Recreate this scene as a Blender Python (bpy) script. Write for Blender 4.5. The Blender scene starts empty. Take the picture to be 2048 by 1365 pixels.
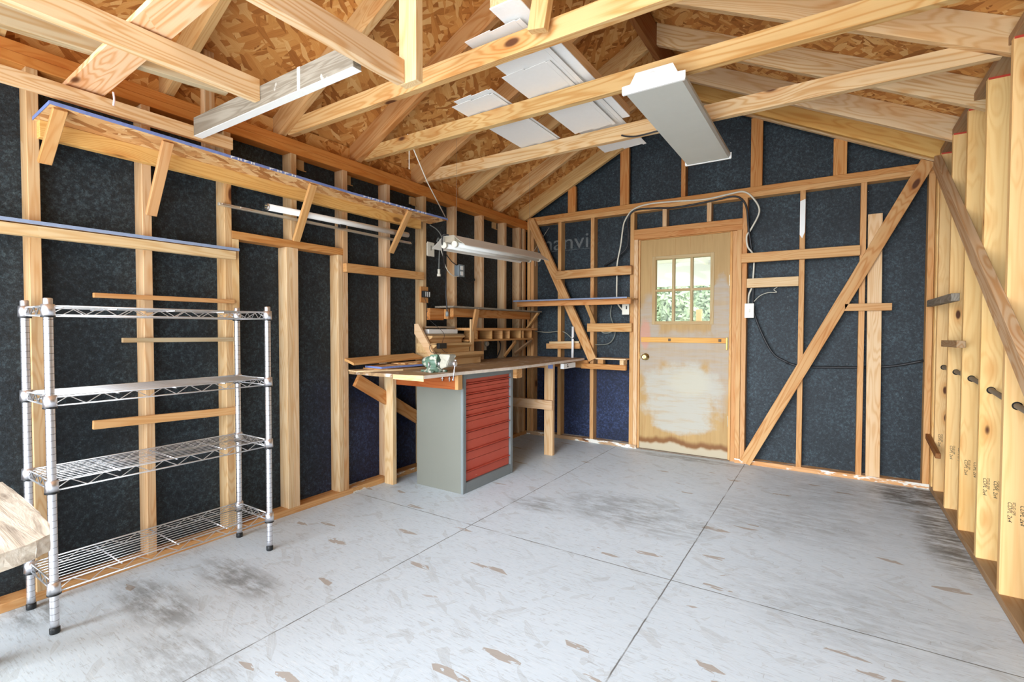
import bpy, bmesh, math, random
from mathutils import Vector, Matrix
random.seed(7)
SC = bpy.context.scene
COL = SC.collection

# ------------------------------------------------------------------ camera
YAW, PITCH, ROLL, FPX = 0.576387, -0.025277, 0.002382, 981.267
cf = Vector((-math.sin(YAW), math.cos(YAW), 0)); cr = Vector((math.cos(YAW), math.sin(YAW), 0)); cu = Vector((0, 0, 1))
cf, cu = cf*math.cos(PITCH)+cu*math.sin(PITCH), cu*math.cos(PITCH)-cf*math.sin(PITCH)
cr, cu = cr*math.cos(ROLL)+cu*math.sin(ROLL), cu*math.cos(ROLL)-cr*math.sin(ROLL)
cam = bpy.data.objects.new('camera', bpy.data.cameras.new('camera')); COL.objects.link(cam)
m = Matrix((cr, cu, -cf)).transposed().to_4x4(); m.translation = Vector((2.80772, -4.62061, 1.16414))
cam.matrix_world = m
cam.data.sensor_width = 36; cam.data.lens = FPX/2048*36; cam.data.clip_start = .02
SC.camera = cam

# ------------------------------------------------------------------ light
SC.view_settings.view_transform = 'Standard'; SC.view_settings.look = 'None'
SC.view_settings.gamma = 1; SC.view_settings.use_curve_mapping = False
SC.view_settings.exposure = 0.34
wd = bpy.data.worlds.new('world'); SC.world = wd; wd.use_nodes = True
bg = wd.node_tree.nodes['Background']; bg.inputs[0].default_value = (.80, .90, 1, 1); bg.inputs[1].default_value = 2.0
def light(name, kind, loc, tgt, energy, color=(1, 1, 1), size=None):
    d = bpy.data.lights.new(name, kind); o = bpy.data.objects.new(name, d); COL.objects.link(o)
    o.location = loc; o.rotation_euler = (Vector(tgt)-Vector(loc)).to_track_quat('-Z', 'Y').to_euler()
    d.energy = energy; d.color = color
    if size: d.shape = 'RECTANGLE'; d.size, d.size_y = size
    return o
sun = light('sun', 'SUN', (8, 10, 14), (0, 0, 0), 8.0, (1, .96, .9)); sun.data.angle = .02
sky = light('overcast_sky_light', 'SUN', (1.5, -12, 4.6), (1.7, 0, 1.0), 4.8, (.84, .92, 1)); sky.data.angle = math.radians(46.0)
light('low_bounce_fill', 'AREA', (1.75, -5.30, .70), (2.2, -2.2, 2.3), 72.0, (.86, .93, 1), (3.3, 1.2))  # added low fill aimed up at the roof, standing in for ground bounce

# ------------------------------------------------------------------ materials
def lin(r, g, b):
    f = lambda c: (c/255/12.92) if c/255 <= .04045 else ((c/255+.055)/1.055)**2.4
    return (f(r), f(g), f(b), 1)
class NT:
    def __init__(s, name):
        s.m = bpy.data.materials.new(name); s.m.use_nodes = True; s.t = s.m.node_tree; s.n = s.t.nodes
        s.p = s.n['Principled BSDF']
    def L(s, a, b): s.t.links.new(a, b)
    def put(s, sock, v):
        if v is None: return
        if hasattr(v, 'is_linked') or hasattr(v, 'links'): s.L(v, sock)
        else: sock.default_value = v
    def node(s, kind, **kw):
        n = s.n.new(kind)
        for k, v in kw.items(): setattr(n, k, v)
        return n
    def co(s): return s.node('ShaderNodeTexCoord').outputs['Object']
    def math(s, op, a, b=None, c=None, clamp=False):
        n = s.node('ShaderNodeMath', operation=op); n.use_clamp = clamp
        s.put(n.inputs[0], a)
        if b is not None: s.put(n.inputs[1], b)
        if c is not None: s.put(n.inputs[2], c)
        return n.outputs[0]
    def vmath(s, op, a, b=None, scale=None):
        n = s.node('ShaderNodeVectorMath', operation=op); s.put(n.inputs[0], a)
        if b is not None: s.put(n.inputs[1], b)
        if scale is not None: s.put(n.inputs['Scale'], scale)
        return n.outputs[0]
    def mapp(s, v, scale=(1, 1, 1), rot=(0, 0, 0), loc=(0, 0, 0)):
        n = s.node('ShaderNodeMapping'); s.L(v, n.inputs[0]); n.inputs['Scale'].default_value = scale
        n.inputs['Rotation'].default_value = rot; n.inputs['Location'].default_value = loc; return n.outputs[0]
    def noise(s, v, scale=5, detail=2, rough=.5, dist=0):
        n = s.node('ShaderNodeTexNoise'); s.L(v, n.inputs['Vector']); n.inputs['Scale'].default_value = scale
        n.inputs['Detail'].default_value = detail; n.inputs['Roughness'].default_value = rough; n.inputs['Distortion'].default_value = dist
        return n.outputs['Fac']
    def vor(s, v, scale=5, out='Distance', feature='F1', rnd=1):
        n = s.node('ShaderNodeTexVoronoi', feature=feature); s.L(v, n.inputs['Vector']); n.inputs['Scale'].default_value = scale
        n.inputs['Randomness'].default_value = rnd
        return n.outputs[out]
    def ramp(s, f, stops):
        n = s.node('ShaderNodeValToRGB'); s.L(f, n.inputs[0]); e = n.color_ramp.elements
        while len(e) < len(stops): e.new(.5)
        for x, (p, c) in zip(e, stops):
            x.position = p; x.color = c if hasattr(c, '__len__') else (c, c, c, 1)
        return n.outputs[0]
    def mix(s, f, a, b, blend='MIX'):
        n = s.node('ShaderNodeMix', data_type='RGBA', blend_type=blend); s.put(n.inputs['Factor'], f)
        s.put(n.inputs[6], a); s.put(n.inputs[7], b); return n.outputs[2]
    def sep(s, v):
        n = s.node('ShaderNodeSeparateXYZ'); s.L(v, n.inputs[0]); return n.outputs
    def sstep(s, x, a, b, o0=0, o1=1):
        n = s.node('ShaderNodeMapRange', interpolation_type='SMOOTHSTEP'); s.put(n.inputs[0], x)
        for i, v in enumerate((a, b, o0, o1)): n.inputs[i+1].default_value = v
        return n.outputs[0]
    def bump(s, h, strength=.3, dist=.01):
        n = s.node('ShaderNodeBump'); s.L(h, n.inputs['Height']); n.inputs['Strength'].default_value = strength
        n.inputs['Distance'].default_value = dist; s.L(n.outputs[0], s.p.inputs['Normal'])
    def fin(s, col=None, rough=None, metal=None, spec=None):
        s.put(s.p.inputs['Base Color'], col); s.put(s.p.inputs['Roughness'], rough)
        s.put(s.p.inputs['Metallic'], metal); s.put(s.p.inputs['Specular IOR Level'], spec)
        return s.m

def wood_mat(name, ring=50, knots=True, contrast=.55, rough=.62, chips=0, ks=(2.2, 5, 5), kp=.22):
    """lumber: growth rings, fibres and knots run along local X; the tint is the object's own colour"""
    s = NT(name); oi = s.node('ShaderNodeObjectInfo')
    rnd = s.math('MULTIPLY', oi.outputs['Random'], 40.0)
    cmb = s.node('ShaderNodeCombineXYZ'); s.L(rnd, cmb.inputs[0]); s.L(rnd, cmb.inputs[1]); s.L(rnd, cmb.inputs[2])
    v = s.vmath('ADD', s.co(), cmb.outputs[0])
    kv = s.mapp(v, ks); kd = s.vor(kv, 1.0); kc = s.vor(kv, 1.0, 'Color')
    pick = s.sstep(s.sep(kc)[0], kp, kp+.04)
    near = s.math('MULTIPLY', s.sstep(kd, .55, .0), pick)
    g = s.noise(s.mapp(v, (.55, 9, 9)), 1.0, 2, .5, .3)
    g2 = s.math('ADD', g, s.math('MULTIPLY', near, .22 if knots else 0.0))
    band = s.math('MULTIPLY_ADD', s.math('SINE', s.math('MULTIPLY', g2, ring*2.0)), .5, .5)
    band = s.math('POWER', band, 2.2)
    fib = s.noise(s.mapp(v, (3, 150, 150)), 1.0, 2, .6)
    big = s.noise(s.mapp(v, (1.1, 5, 5)), 1.0, 3, .55)
    tint = oi.outputs['Color']
    f = s.math('ADD', s.math('MULTIPLY', band, contrast), s.math('MULTIPLY', s.math('SUBTRACT', fib, .5), .5), clamp=True)
    dark = s.mix(1, tint, (.80, .60, .38, 1), 'MULTIPLY')
    c = s.mix(f, tint, dark)
    c = s.mix(s.sstep(big, .50, .75), c, s.mix(1, c, (.93, .78, .60, 1), 'MULTIPLY'))
    if knots:
        kn = s.math('MULTIPLY', s.sstep(kd, .115, .06), pick)
        halo = s.math('MULTIPLY', s.math('MULTIPLY', s.sstep(kd, .30, .08), pick), .55)
        c = s.mix(halo, c, s.mix(1, c, (.75, .48, .25, 1), 'MULTIPLY'))
        c = s.mix(kn, c, lin(92, 52, 26))
    if chips: c = s.mix(s.sstep(s.noise(s.mapp(v, (4, 14, 14)), 1.0, 4, .7), .52, .56), c, lin(222, 216, 204))
    s.bump(s.math('ADD', f, fib), .12, .002)
    return s.fin(c, rough, spec=.3)

def osb_layers(s, v, sx=9, sy=32):
    out = None
    for i, ang in enumerate((.15, 1.1, -.75, 2.2, .55)):
        w = s.mapp(v, (1, 1, 1), (0, 0, ang), (i*3.1, i*1.7, 0))
        wn = s.vmath('ADD', w, s.vmath('SCALE', s.node_noise_col(w, 9), scale=.035))
        c = s.sep(s.vor(s.mapp(wn, (sx, sy, 1)), 1.0, 'Color'))
        val = c[0]
        fi = s.math('MULTIPLY_ADD', s.noise(s.mapp(w, (10, 260, 1)), 1.0, 2), .34, s.math('MULTIPLY_ADD', val, .75, -.05))
        out = fi if out is None else s.mixf(s.sstep(c[1], .52, .56), out, fi)
    return out
def _nc(s, v, scale):
    n = s.node('ShaderNodeTexNoise'); s.L(v, n.inputs['Vector']); n.inputs['Scale'].default_value = scale
    return s.vmath('SUBTRACT', n.outputs['Color'], (.5, .5, .5))
NT.node_noise_col = _nc
def _mf(s, f, a, b):
    n = s.node('ShaderNodeMix', data_type='FLOAT'); s.put(n.inputs[0], f); s.put(n.inputs[2], a); s.put(n.inputs[3], b); return n.outputs[0]
NT.mixf = _mf
def osb_mat(name, a, b, c, d, rough=.6):
    s = NT(name); v = s.co(); f = osb_layers(s, v)
    col = s.ramp(f, [(.08, a), (.38, b), (.62, c), (.92, d)])
    s.bump(f, .35, .003); return s.fin(col, rough, spec=.3)
OSB = osb_mat('oriented_strand_board', lin(150, 90, 38), lin(198, 132, 66), lin(214, 154, 84), lin(234, 190, 126))
OSBP = osb_mat('shelf_strand_board', lin(160, 100, 50), lin(208, 152, 96), lin(224, 180, 124), lin(238, 206, 158))
PINE = wood_mat('pine_lumber')
PLATE = wood_mat('paint_chipped_lumber', chips=1)
KNOTTY = wood_mat('knotty_lumber', ring=32, contrast=.32, ks=(3.2, 8, 8), kp=.15)
PINE2 = wood_mat('coarse_grain_lumber', ring=40, contrast=.8)
CLEAR = wood_mat('clear_lumber', ring=50, knots=False, contrast=.45)
def grey_wood():
    s = NT('weathered_grey_lumber'); v = s.co()
    g = s.noise(s.mapp(v, (.8, 12, 12)), 1.0, 3, .6, .8)
    b = s.math('MULTIPLY_ADD', s.math('SINE', s.math('MULTIPLY', g, 60.0)), .5, .5)
    c = s.mix(b, lin(146, 138, 124), lin(122, 112, 97)); c = s.mix(s.math('MULTIPLY', s.sstep(s.noise(v, 14, 4), .70, .74), .5), c, lin(205, 203, 196))
    return s.fin(c, .7)
GREYW = grey_wood()
def plain(name, col, rough=.5, metal=0, spec=None, var=.12, scale=40, bump=0):
    s = NT(name); v = s.co(); n = s.noise(v, scale, 4, .6)
    c = s.mix(n, tuple(x*(1-var) for x in col[:3])+(1,), tuple(min(1, x*(1+var)) for x in col[:3])+(1,))
    if bump: s.bump(n, bump, .002)
    return s.fin(c, rough, metal, spec)
CHROME = plain('chrome_steel', (.86, .86, .90, 1), .36, 1, var=.04)
RINGM = plain('dull_groove_steel', (.30, .30, .32, 1), .4, .9, var=.05)
WIRE = plain('bright_wire', (.80, .81, .82, 1), .3, .85, var=.04)
BLACKP = plain('black_plastic', (.012, .013, .014, 1), .4)
BLUEP = plain('blue_edge_paint', lin(118, 136, 190), .5, var=.3, scale=60)
WHITEP = plain('white_plastic', lin(236, 236, 232), .45, var=.03)
IVORY = plain('ivory_plastic', lin(226, 222, 206), .45, var=.04)
WHITEM = plain('white_enamel', lin(240, 240, 238), .35, var=.03)
SIDING = plain('white_vinyl_siding', lin(238, 236, 232), .5, var=.03)
ALU = plain('brushed_aluminium', lin(216, 206, 186), .35, .6, var=.1)
LENS = plain('frosted_lens', lin(196, 196, 188), .55, var=.05, scale=12)
ROPEM = plain('white_cord', lin(228, 222, 208), .8, var=.2, scale=300)
WHITEC = plain('white_cable', lin(214, 208, 190), .5)
BLACKC = plain('black_cable', (.02, .02, .022, 1), .5)
GREYC = plain('grey_conduit', lin(128, 118, 104), .6)
BRASS = plain('worn_brass', lin(206, 186, 128), .25, 1, var=.15)
DARKM = plain('dark_opening', (.01, .009, .008, 1), .9)
REDMARK = plain('red_marker', lin(206, 72, 50), .7)
FOAM = plain('white_foam_board', lin(244, 244, 242), .8, var=.05, scale=90)
def black_board():
    s = NT('black_fibreboard'); v = s.co(); x, y, z = s.sep(v)
    n = s.noise(v, 62, 4, .75); n2 = s.noise(v, 2.2, 4, .6); n3 = s.noise(v, 230, 2, .6)
    nn = s.math('ADD', s.math('MULTIPLY_ADD', n, .72, s.math('MULTIPLY', n3, .28)), s.math('MULTIPLY_ADD', n2, .26, -.13))
    c = s.ramp(nn, [(.38, lin(20, 25, 29)), (.51, lin(34, 43, 49)), (.64, lin(62, 76, 83)), (.80, lin(112, 128, 132))])
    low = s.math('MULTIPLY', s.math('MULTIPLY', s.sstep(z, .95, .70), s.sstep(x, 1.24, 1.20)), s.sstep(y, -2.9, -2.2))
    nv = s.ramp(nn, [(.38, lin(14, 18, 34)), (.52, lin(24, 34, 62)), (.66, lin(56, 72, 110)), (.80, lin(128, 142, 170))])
    c = s.mix(low, c, nv)                                   # fades to navy blue towards the bottom at the back left
    sp = s.math('MULTIPLY', s.sstep(s.vor(v, 26), .06, .03), s.sstep(s.sep(s.vor(v, 26, 'Color'))[0], .84, .86))
    c = s.mix(sp, c, lin(200, 200, 196))
    s.bump(s.math('ADD', n, n3), .5, .003)
    return s.fin(c, .55, spec=.35)
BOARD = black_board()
def floor_mat():
    s = NT('grey_painted_floor'); v = s.co(); x, y, z = s.sep(v)
    fl = osb_layers(s, v, 9, 34)
    base = s.mix(s.noise(v, 1.3, 3, .6), lin(200, 211, 219), lin(218, 228, 236))
    base = s.mix(s.math('MULTIPLY', s.sstep(fl, .30, .08), .35), base, lin(168, 168, 164))
    scr = s.sstep(s.noise(s.mapp(v, (9, 70, 1), (0, 0, .5)), 1.0, 3, .7), .63, .70)
    scr2 = s.sstep(s.noise(s.mapp(v, (80, 11, 1), (0, 0, .35)), 1.0, 3, .7), .65, .72)
    base = s.mix(s.math('MULTIPLY', s.math('MAXIMUM', scr, scr2), .38), base, lin(140, 138, 134))
    for k, (sx, sy, ang) in enumerate(((10, 110, .45), (14, 130, 1.4), (12, 120, -.6), (16, 140, 2.4))):   # raised strand edges
        fx = s.noise(s.mapp(v, (sx, sy, 1), (0, 0, ang), (k*5, k, 0)), 1.0, 2, .6)
        base = s.mix(s.math('MULTIPLY', s.sstep(fx, .60, .72), .34), base, lin(150, 150, 148))
        base = s.mix(s.math('MULTIPLY', s.sstep(fx, .40, .28), .30), base, lin(232, 236, 238))
    for k, (sx, sy, ang) in enumerate(((9, 34, .35), (10, 38, 1.25))):    # bare strands where the paint came off
        vv = s.mapp(v, (sx, sy, 1), (0, 0, ang), (k*7, k*3, 0)); ch = s.sep(s.vor(vv, 1.0, 'Color'))
        mk = s.math('MULTIPLY', s.sstep(ch[0], .9925, .9935), s.sstep(s.noise(vv, 1.6, 2), .40, .43))
        base = s.mix(s.math('MULTIPLY', mk, .8), base, lin(168, 154, 140))
    nn = s.noise(v, 6, 5, .7); n9 = s.noise(s.mapp(v, (5, 28, 1), (0, 0, .35)), 1.0, 4, .7)
    st = None
    for cx, cy, rx, ry, a in ((.42, -3.72, .30, .10, .75), (.50, -3.42, .28, .10, .75), (.95, -3.85, .30, .14, .45), (.10, -4.03, .16, .08, .8),
                              (3.33, -.25, .28, .32, 1.3), (3.42, -1.0, .18, .6, 1.1), (1.20, -1.82, .20, .12, .6), (1.70, -1.60, .42, .28, .55), (2.6, -1.2, .5, .35, .32), (3.0, -.5, .6, .45, .35),
                              (1.72, -.10, .5, .07, .75), (1.95, -1.7, .3, .2, .5), (2.9, -2.2, .5, .3, .25)):
        dx = s.math('DIVIDE', s.math('SUBTRACT', x, cx), rx); dy = s.math('DIVIDE', s.math('SUBTRACT', y, cy), ry)
        r2 = s.math('ADD', s.math('MULTIPLY', dx, dx), s.math('MULTIPLY', dy, dy))
        e = s.math('MULTIPLY', s.sstep(r2, 1.8, 0), a); st = e if st is None else s.math('MAXIMUM', st, e)
    stain = s.math('MULTIPLY', st, s.sstep(s.math('MULTIPLY_ADD', n9, .6, s.math('MULTIPLY', nn, .4)), .38, .60), clamp=True)
    base = s.mix(s.math('MULTIPLY', stain, .85), base, lin(84, 78, 68))
    seam = None
    for ax, p0 in ((x, 1.04), (x, 2.203), (y, -2.335)):
        wob = s.math('MULTIPLY', s.math('SUBTRACT', s.noise(v, 14, 3), .5), .008)
        d = s.math('ABSOLUTE', s.math('ADD', s.math('SUBTRACT', ax, p0), wob))
        e = s.sstep(d, .0042, .0012); seam = e if seam is None else s.math('MAXIMUM', seam, e)
    seam = s.math('MULTIPLY', seam, s.sstep(s.noise(v, 7, 3), .30, .52, .25, .9))
    base = s.mix(seam, base, lin(96, 94, 90))
    s.bump(s.math('ADD', fl, s.math('MULTIPLY', seam, -2.0)), .18, .003)
    return s.fin(base, s.sstep(nn, .3, .7, .42, .62), spec=.35)
FLOORM = floor_mat()
def door_mat():
    s = NT('patched_veneer_door'); v = s.co(); x, y, z = s.sep(v)      # x across from 0 to .79, z up from 0 to 2
    g = s.noise(s.mapp(v, (26, 1, 1.6)), 1.0, 4, .6, .4)
    c = s.mix(g, lin(154, 120, 70), lin(190, 155, 102))
    c = s.mix(s.math('MULTIPLY', s.sstep(s.noise(s.mapp(v, (60, 1, 2.2)), 1.0, 3, .6), .58, .66), .5), c, lin(160, 116, 66))
    wb = s.math('MULTIPLY', s.math('SUBTRACT', s.noise(v, 7, 5, .62), .5), 2.2)
    def ell(cx, cz, rx, rz, soft=.45):
        dx = s.math('DIVIDE', s.math('SUBTRACT', x, cx), rx); dz = s.math('DIVIDE', s.math('SUBTRACT', z, cz), rz)
        r2 = s.math('ADD', s.math('ADD', s.math('MULTIPLY', dx, dx), s.math('MULTIPLY', dz, dz)), wb)
        return s.sstep(r2, 1+soft, 1-soft)
    streak = s.noise(s.mapp(v, (3, 1, 26), (0, .12, 0)), 1.0, 4, .65)
    haze = None
    for a in ((.40, .97, .46, .16, .5), (.08, 1.15, .10, .32, .5), (.73, 1.28, .08, .34, .2), (.72, .80, .10, .40, .5), (.1, .85, .12, .2, .5)):
        e = ell(*a); haze = e if haze is None else s.math('MAXIMUM', haze, e)
    c = s.mix(s.math('MULTIPLY', haze, s.sstep(streak, .25, .65, .35, .85)), c, lin(166, 156, 144))
    put = s.math('MAXIMUM', ell(.40, .60, .35, .23), s.math('MAXIMUM', ell(.36, .40, .33, .13), ell(.40, .29, .27, .11)))
    c = s.mix(s.math('MULTIPLY', put, s.sstep(streak, .30, .55, .55, .97)), c, lin(176, 171, 158))
    c = s.mix(s.math('MULTIPLY', ell(.46, .66, .17, .12, .6), .6), c, lin(186, 179, 158))
    c = s.mix(s.math('MULTIPLY', ell(.05, 1.12, .05, .14, .5), .5), c, lin(206, 130, 104))
    lo = s.math('SUBTRACT', z, s.math('MULTIPLY', s.noise(s.mapp(v, (5, 1, 1)), 1.0, 3), .16))
    c = s.mix(s.math('MULTIPLY', s.math('MULTIPLY', s.sstep(lo, -.035, .0), s.sstep(lo, .06, .012)), .85), c, lin(112, 64, 22))
    c = s.mix(s.sstep(lo, .0, -.03), c, lin(180, 166, 140))
    return s.fin(c, .55, spec=.3)
DOORM = door_mat()
def bench_mat():
    s = NT('worn_laminated_bench_wood'); v = s.co()
    st = s.vor(s.mapp(v, (1.1, 30, 30)), 1.0, 'Color'); g = s.noise(s.mapp(v, (2, 70, 70)), 1.0, 3, .6)
    c = s.mix(s.sep(st)[0], lin(150, 120, 86), lin(196, 160, 116)); c = s.mix(s.math('MULTIPLY', g, .5), c, lin(126, 96, 66))
    c = s.mix(s.sstep(s.noise(v, 9, 4, .65), .56, .66), c, lin(206, 190, 176))
    return s.fin(c, .6)
BENCH = bench_mat()
def vise_mat():
    s = NT('chipped_green_enamel'); v = s.co(); n = s.noise(v, 22, 4, .65)
    c = s.mix(s.sstep(n, .52, .58), lin(92, 120, 100), lin(190, 188, 172)); c = s.mix(s.sstep(s.noise(v, 60, 3), .64, .70), c, lin(70, 66, 58))
    return s.fin(c, .45)
VISEM = vise_mat()
VISEW = plain('scraped_pale_iron', lin(176, 172, 156), .5, var=.3, scale=30)
def red_mat():
    s = NT('faded_red_enamel'); v = s.co()
    c = s.mix(s.noise(v, 4, 3), lin(184, 70, 50), lin(204, 92, 70))
    sc = s.math('MULTIPLY', s.sstep(s.noise(s.mapp(v, (90, 16, 90)), 1.0, 3, .7), .69, .74), s.sstep(s.noise(v, 3, 2), .5, .62))
    c = s.mix(s.math('MULTIPLY', sc, .7), c, lin(222, 170, 150)); return s.fin(c, .5)
REDE = red_mat()
GREYE = plain('grey_green_enamel', lin(122, 122, 112), .5, var=.05, scale=3)
GREYF = plain('grey_frame_enamel', lin(126, 132, 132), .5, var=.10, scale=8)
SLABW = None
def slab_mat():
    s = NT('weathered_plank_wood'); v = s.co(); g = s.noise(s.mapp(v, (2.5, 26, 26)), 1.0, 4, .65, .8)
    c = s.ramp(g, [(.30, lin(150, 134, 118)), (.48, lin(212, 198, 178)), (.70, lin(240, 230, 214))]); s.bump(g, .5, .006)
    return s.fin(c, .75)
SLABW = slab_mat()
def glass_mat():
    s = NT('window_glass'); s.n.remove(s.p); o = s.n['Material Output']
    t = s.node('ShaderNodeBsdfTransparent'); g = s.node('ShaderNodeBsdfGlossy'); g.inputs['Roughness'].default_value = .02
    mx = s.node('ShaderNodeMixShader'); mx.inputs[0].default_value = .008
    s.L(t.outputs[0], mx.inputs[1]); s.L(g.outputs[0], mx.inputs[2]); s.L(mx.outputs[0], o.inputs[0]); return s.m
GLASS = glass_mat()
LEAFM = plain('green_leaves', lin(150, 166, 126), .6, var=.4, scale=4)
BARK = plain('brown_bark', lin(110, 88, 66), .9)
GRASS = plain('lawn', lin(160, 162, 128), .9, var=.3, scale=6)
BOUNCEG = plain('pale_bounce_ground', lin(205, 200, 190), .9, var=.1, scale=8)

# tints for the lumber (object colour)
T = dict(stud=lin(226, 188, 144), pale=lin(236, 202, 154), orange=lin(210, 150, 88), gold=lin(238, 190, 116), right=lin(244, 202, 136),
         red=lin(176, 96, 46), grey=lin(190, 170, 140), brown=lin(186, 152, 116), warm=lin(220, 168, 110), dark=lin(150, 100, 56), fresh=lin(240, 206, 160), joist=lin(226, 184, 126))
T = {k: (v if k in ('right', 'dark', 'red') else (v[0]*.86, v[1]*.87, v[2]*.88, 1)) for k, v in T.items()}

# ------------------------------------------------------------------ builders
def link(name, bm, mat, parent=None, tint=None, mw=None, smooth=False):
    me = bpy.data.meshes.new(name); bmesh.ops.recalc_face_normals(bm, faces=bm.faces); bm.to_mesh(me); bm.free()
    if smooth:
        for p in me.polygons: p.use_smooth = True
    for k in (mat if isinstance(mat, (list, tuple)) else [mat]): me.materials.append(k)
    o = bpy.data.objects.new(name, me); COL.objects.link(o)
    if tint is not None: o.color = T[tint] if isinstance(tint, str) else tint
    M = mw if mw is not None else Matrix.Identity(4)
    if parent is not None:
        o.parent = parent; o.matrix_parent_inverse = Matrix.Identity(4)
        o.matrix_basis = WM(parent).inverted() @ M
    else: o.matrix_basis = M
    return o
def WM(o):
    return (WM(o.parent) @ o.matrix_basis) if o.parent else o.matrix_basis.copy()
def tag(o, label, cat, group=None):
    o['label'] = label; o['category'] = cat
    if group: o['group'] = group
    return o
def thing(name, label, cat, loc=(0, 0, 0), group=None):
    o = bpy.data.objects.new(name, None); COL.objects.link(o); o.location = loc; o.matrix_basis = Matrix.Translation(loc); o.empty_display_size = .1
    return tag(o, label, cat, group)
def jit(c, a=.07):
    k = 1+random.uniform(-a, a); return (c[0]*k, c[1]*k*(1+random.uniform(-.03, .03)), c[2]*k*(1+random.uniform(-.06, .06)), 1)
def cube_bm(lx, ly, lz, bev=.0018):
    bm = bmesh.new(); bmesh.ops.create_cube(bm, size=1)
    for v in bm.verts: v.co = Vector((v.co.x*lx, v.co.y*ly, v.co.z*lz))
    b = min(bev, .2*min(lx, ly, lz))
    if b > 1e-5: bmesh.ops.bevel(bm, geom=list(bm.edges), offset=b, segments=1, affect='EDGES', profile=.5)
    return bm
def board(name, a, b, w, t, wdir, mat=None, parent=None, tint='stud', bev=.0018):
    """a stick of lumber from a to b (centre line), w wide along wdir, t thick; grain along its length"""
    a, b = Vector(a), Vector(b); x = (b-a).normalized(); y = Vector(wdir); y = (y-x*y.dot(x)).normalized(); z = x.cross(y)
    M = Matrix((x, y, z)).transposed().to_4x4(); M.translation = (a+b)/2
    return link(name, cube_bm((b-a).length, w, t, bev), mat or PINE, parent, jit(T[tint]) if isinstance(tint, str) else tint, M)
def box(name, x0, x1, y0, y1, z0, z1, mat=None, parent=None, tint=None, bev=.0018):
    d = [x1-x0, y1-y0, z1-z0]; c = Vector(((x0+x1)/2, (y0+y1)/2, (z0+z1)/2)); i = d.index(max(d))
    e = [Vector((1, 0, 0)), Vector((0, 1, 0)), Vector((0, 0, 1))]; x, y, z = e[i], e[(i+1) % 3], e[(i+2) % 3]
    M = Matrix((x, y, z)).transposed().to_4x4(); M.translation = c
    return link(name, cube_bm(d[i], d[(i+1) % 3], d[(i+2) % 3], bev), mat or PINE, parent, jit(T[tint]) if isinstance(tint, str) else tint, M)
def addbox(bm, x0, x1, y0, y1, z0, z1, mi=0):
    vs = [bm.verts.new((x, y, z)) for x in (x0, x1) for y in (y0, y1) for z in (z0, z1)]
    for f in ((0, 1, 3, 2), (4, 6, 7, 5), (0, 4, 5, 1), (2, 3, 7, 6), (0, 2, 6, 4), (1, 5, 7, 3)):
        bm.faces.new([vs[i] for i in f]).material_index = mi
def prism(bm, pts, off, mi=0):
    """closed polygon pts (3-D) pushed along off"""
    a = [bm.verts.new(p) for p in pts]; b = [bm.verts.new(Vector(p)+Vector(off)) for p in pts]; n = len(a)
    bm.faces.new(a).material_index = mi; bm.faces.new(b[::-1]).material_index = mi
    for i in range(n): bm.faces.new((a[i], a[(i+1) % n], b[(i+1) % n], b[i])).material_index = mi
def smooth_path(pts, n=6):
    P = [Vector(p) for p in pts]
    if len(P) < 3: return P
    P = [P[0]*2-P[1]]+P+[P[-1]*2-P[-2]]; out = []
    for i in range(1, len(P)-2):
        for k in range(n):
            t = k/n; a, b, c, d = P[i-1:i+3]
            out.append(.5*((2*b)+(c-a)*t+(2*a-5*b+4*c-d)*t*t+(3*b-a-3*c+d)*t**3))
    return out+[P[-2]]
def tube(bm, pts, r, seg=8, curve=True, mi=0, closed=False):
    P = smooth_path(pts) if curve else [Vector(p) for p in pts]
    rings = []; up = None
    for i, p in enumerate(P):
        d = (P[min(i+1, len(P)-1)]-P[max(i-1, 0)]).normalized()
        if up is None or abs(d.dot(up)) > .98: up = Vector((0, 0, 1)) if abs(d.z) < .9 else Vector((1, 0, 0))
        s = d.cross(up).normalized(); up = s.cross(d).normalized()
        rr = r[i] if isinstance(r, (list, tuple)) else r
        rings.append([bm.verts.new(p+(s*math.cos(q)+up*math.sin(q))*rr) for q in (2*math.pi*k/seg for k in range(seg))])
    for a, b in zip(rings, rings[1:]):
        for k in range(seg):
            f = bm.faces.new((a[k], a[(k+1) % seg], b[(k+1) % seg], b[k])); f.smooth = True; f.material_index = mi
    bm.faces.new(rings[0][::-1]).material_index = mi; bm.faces.new(rings[-1]).material_index = mi
def tubeobj(name, pts, r, mat, parent=None, seg=8, curve=True):
    bm = bmesh.new(); tube(bm, pts, r, seg, curve); return link(name, bm, mat, parent)
def lathe(bm, prof, c, axis=(0, 0, 1), seg=24, mi=0):
    """profile of (radius, height) turned about an axis through c"""
    ax = Vector(axis).normalized(); u = ax.orthogonal().normalized(); w = ax.cross(u); c = Vector(c); rings = []
    for r, h in prof: rings.append([bm.verts.new(c+ax*h+(u*math.cos(q)+w*math.sin(q))*max(r, 1e-4)) for q in (2*math.pi*k/seg for k in range(seg))])
    for a, b in zip(rings, rings[1:]):
        for k in range(seg):
            f = bm.faces.new((a[k], a[(k+1) % seg], b[(k+1) % seg], b[k])); f.smooth = True; f.material_index = mi
    bm.faces.new(rings[0][::-1]).material_index = mi; bm.faces.new(rings[-1]).material_index = mi
def struct(o): o['kind'] = 'structure'; return o
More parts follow.
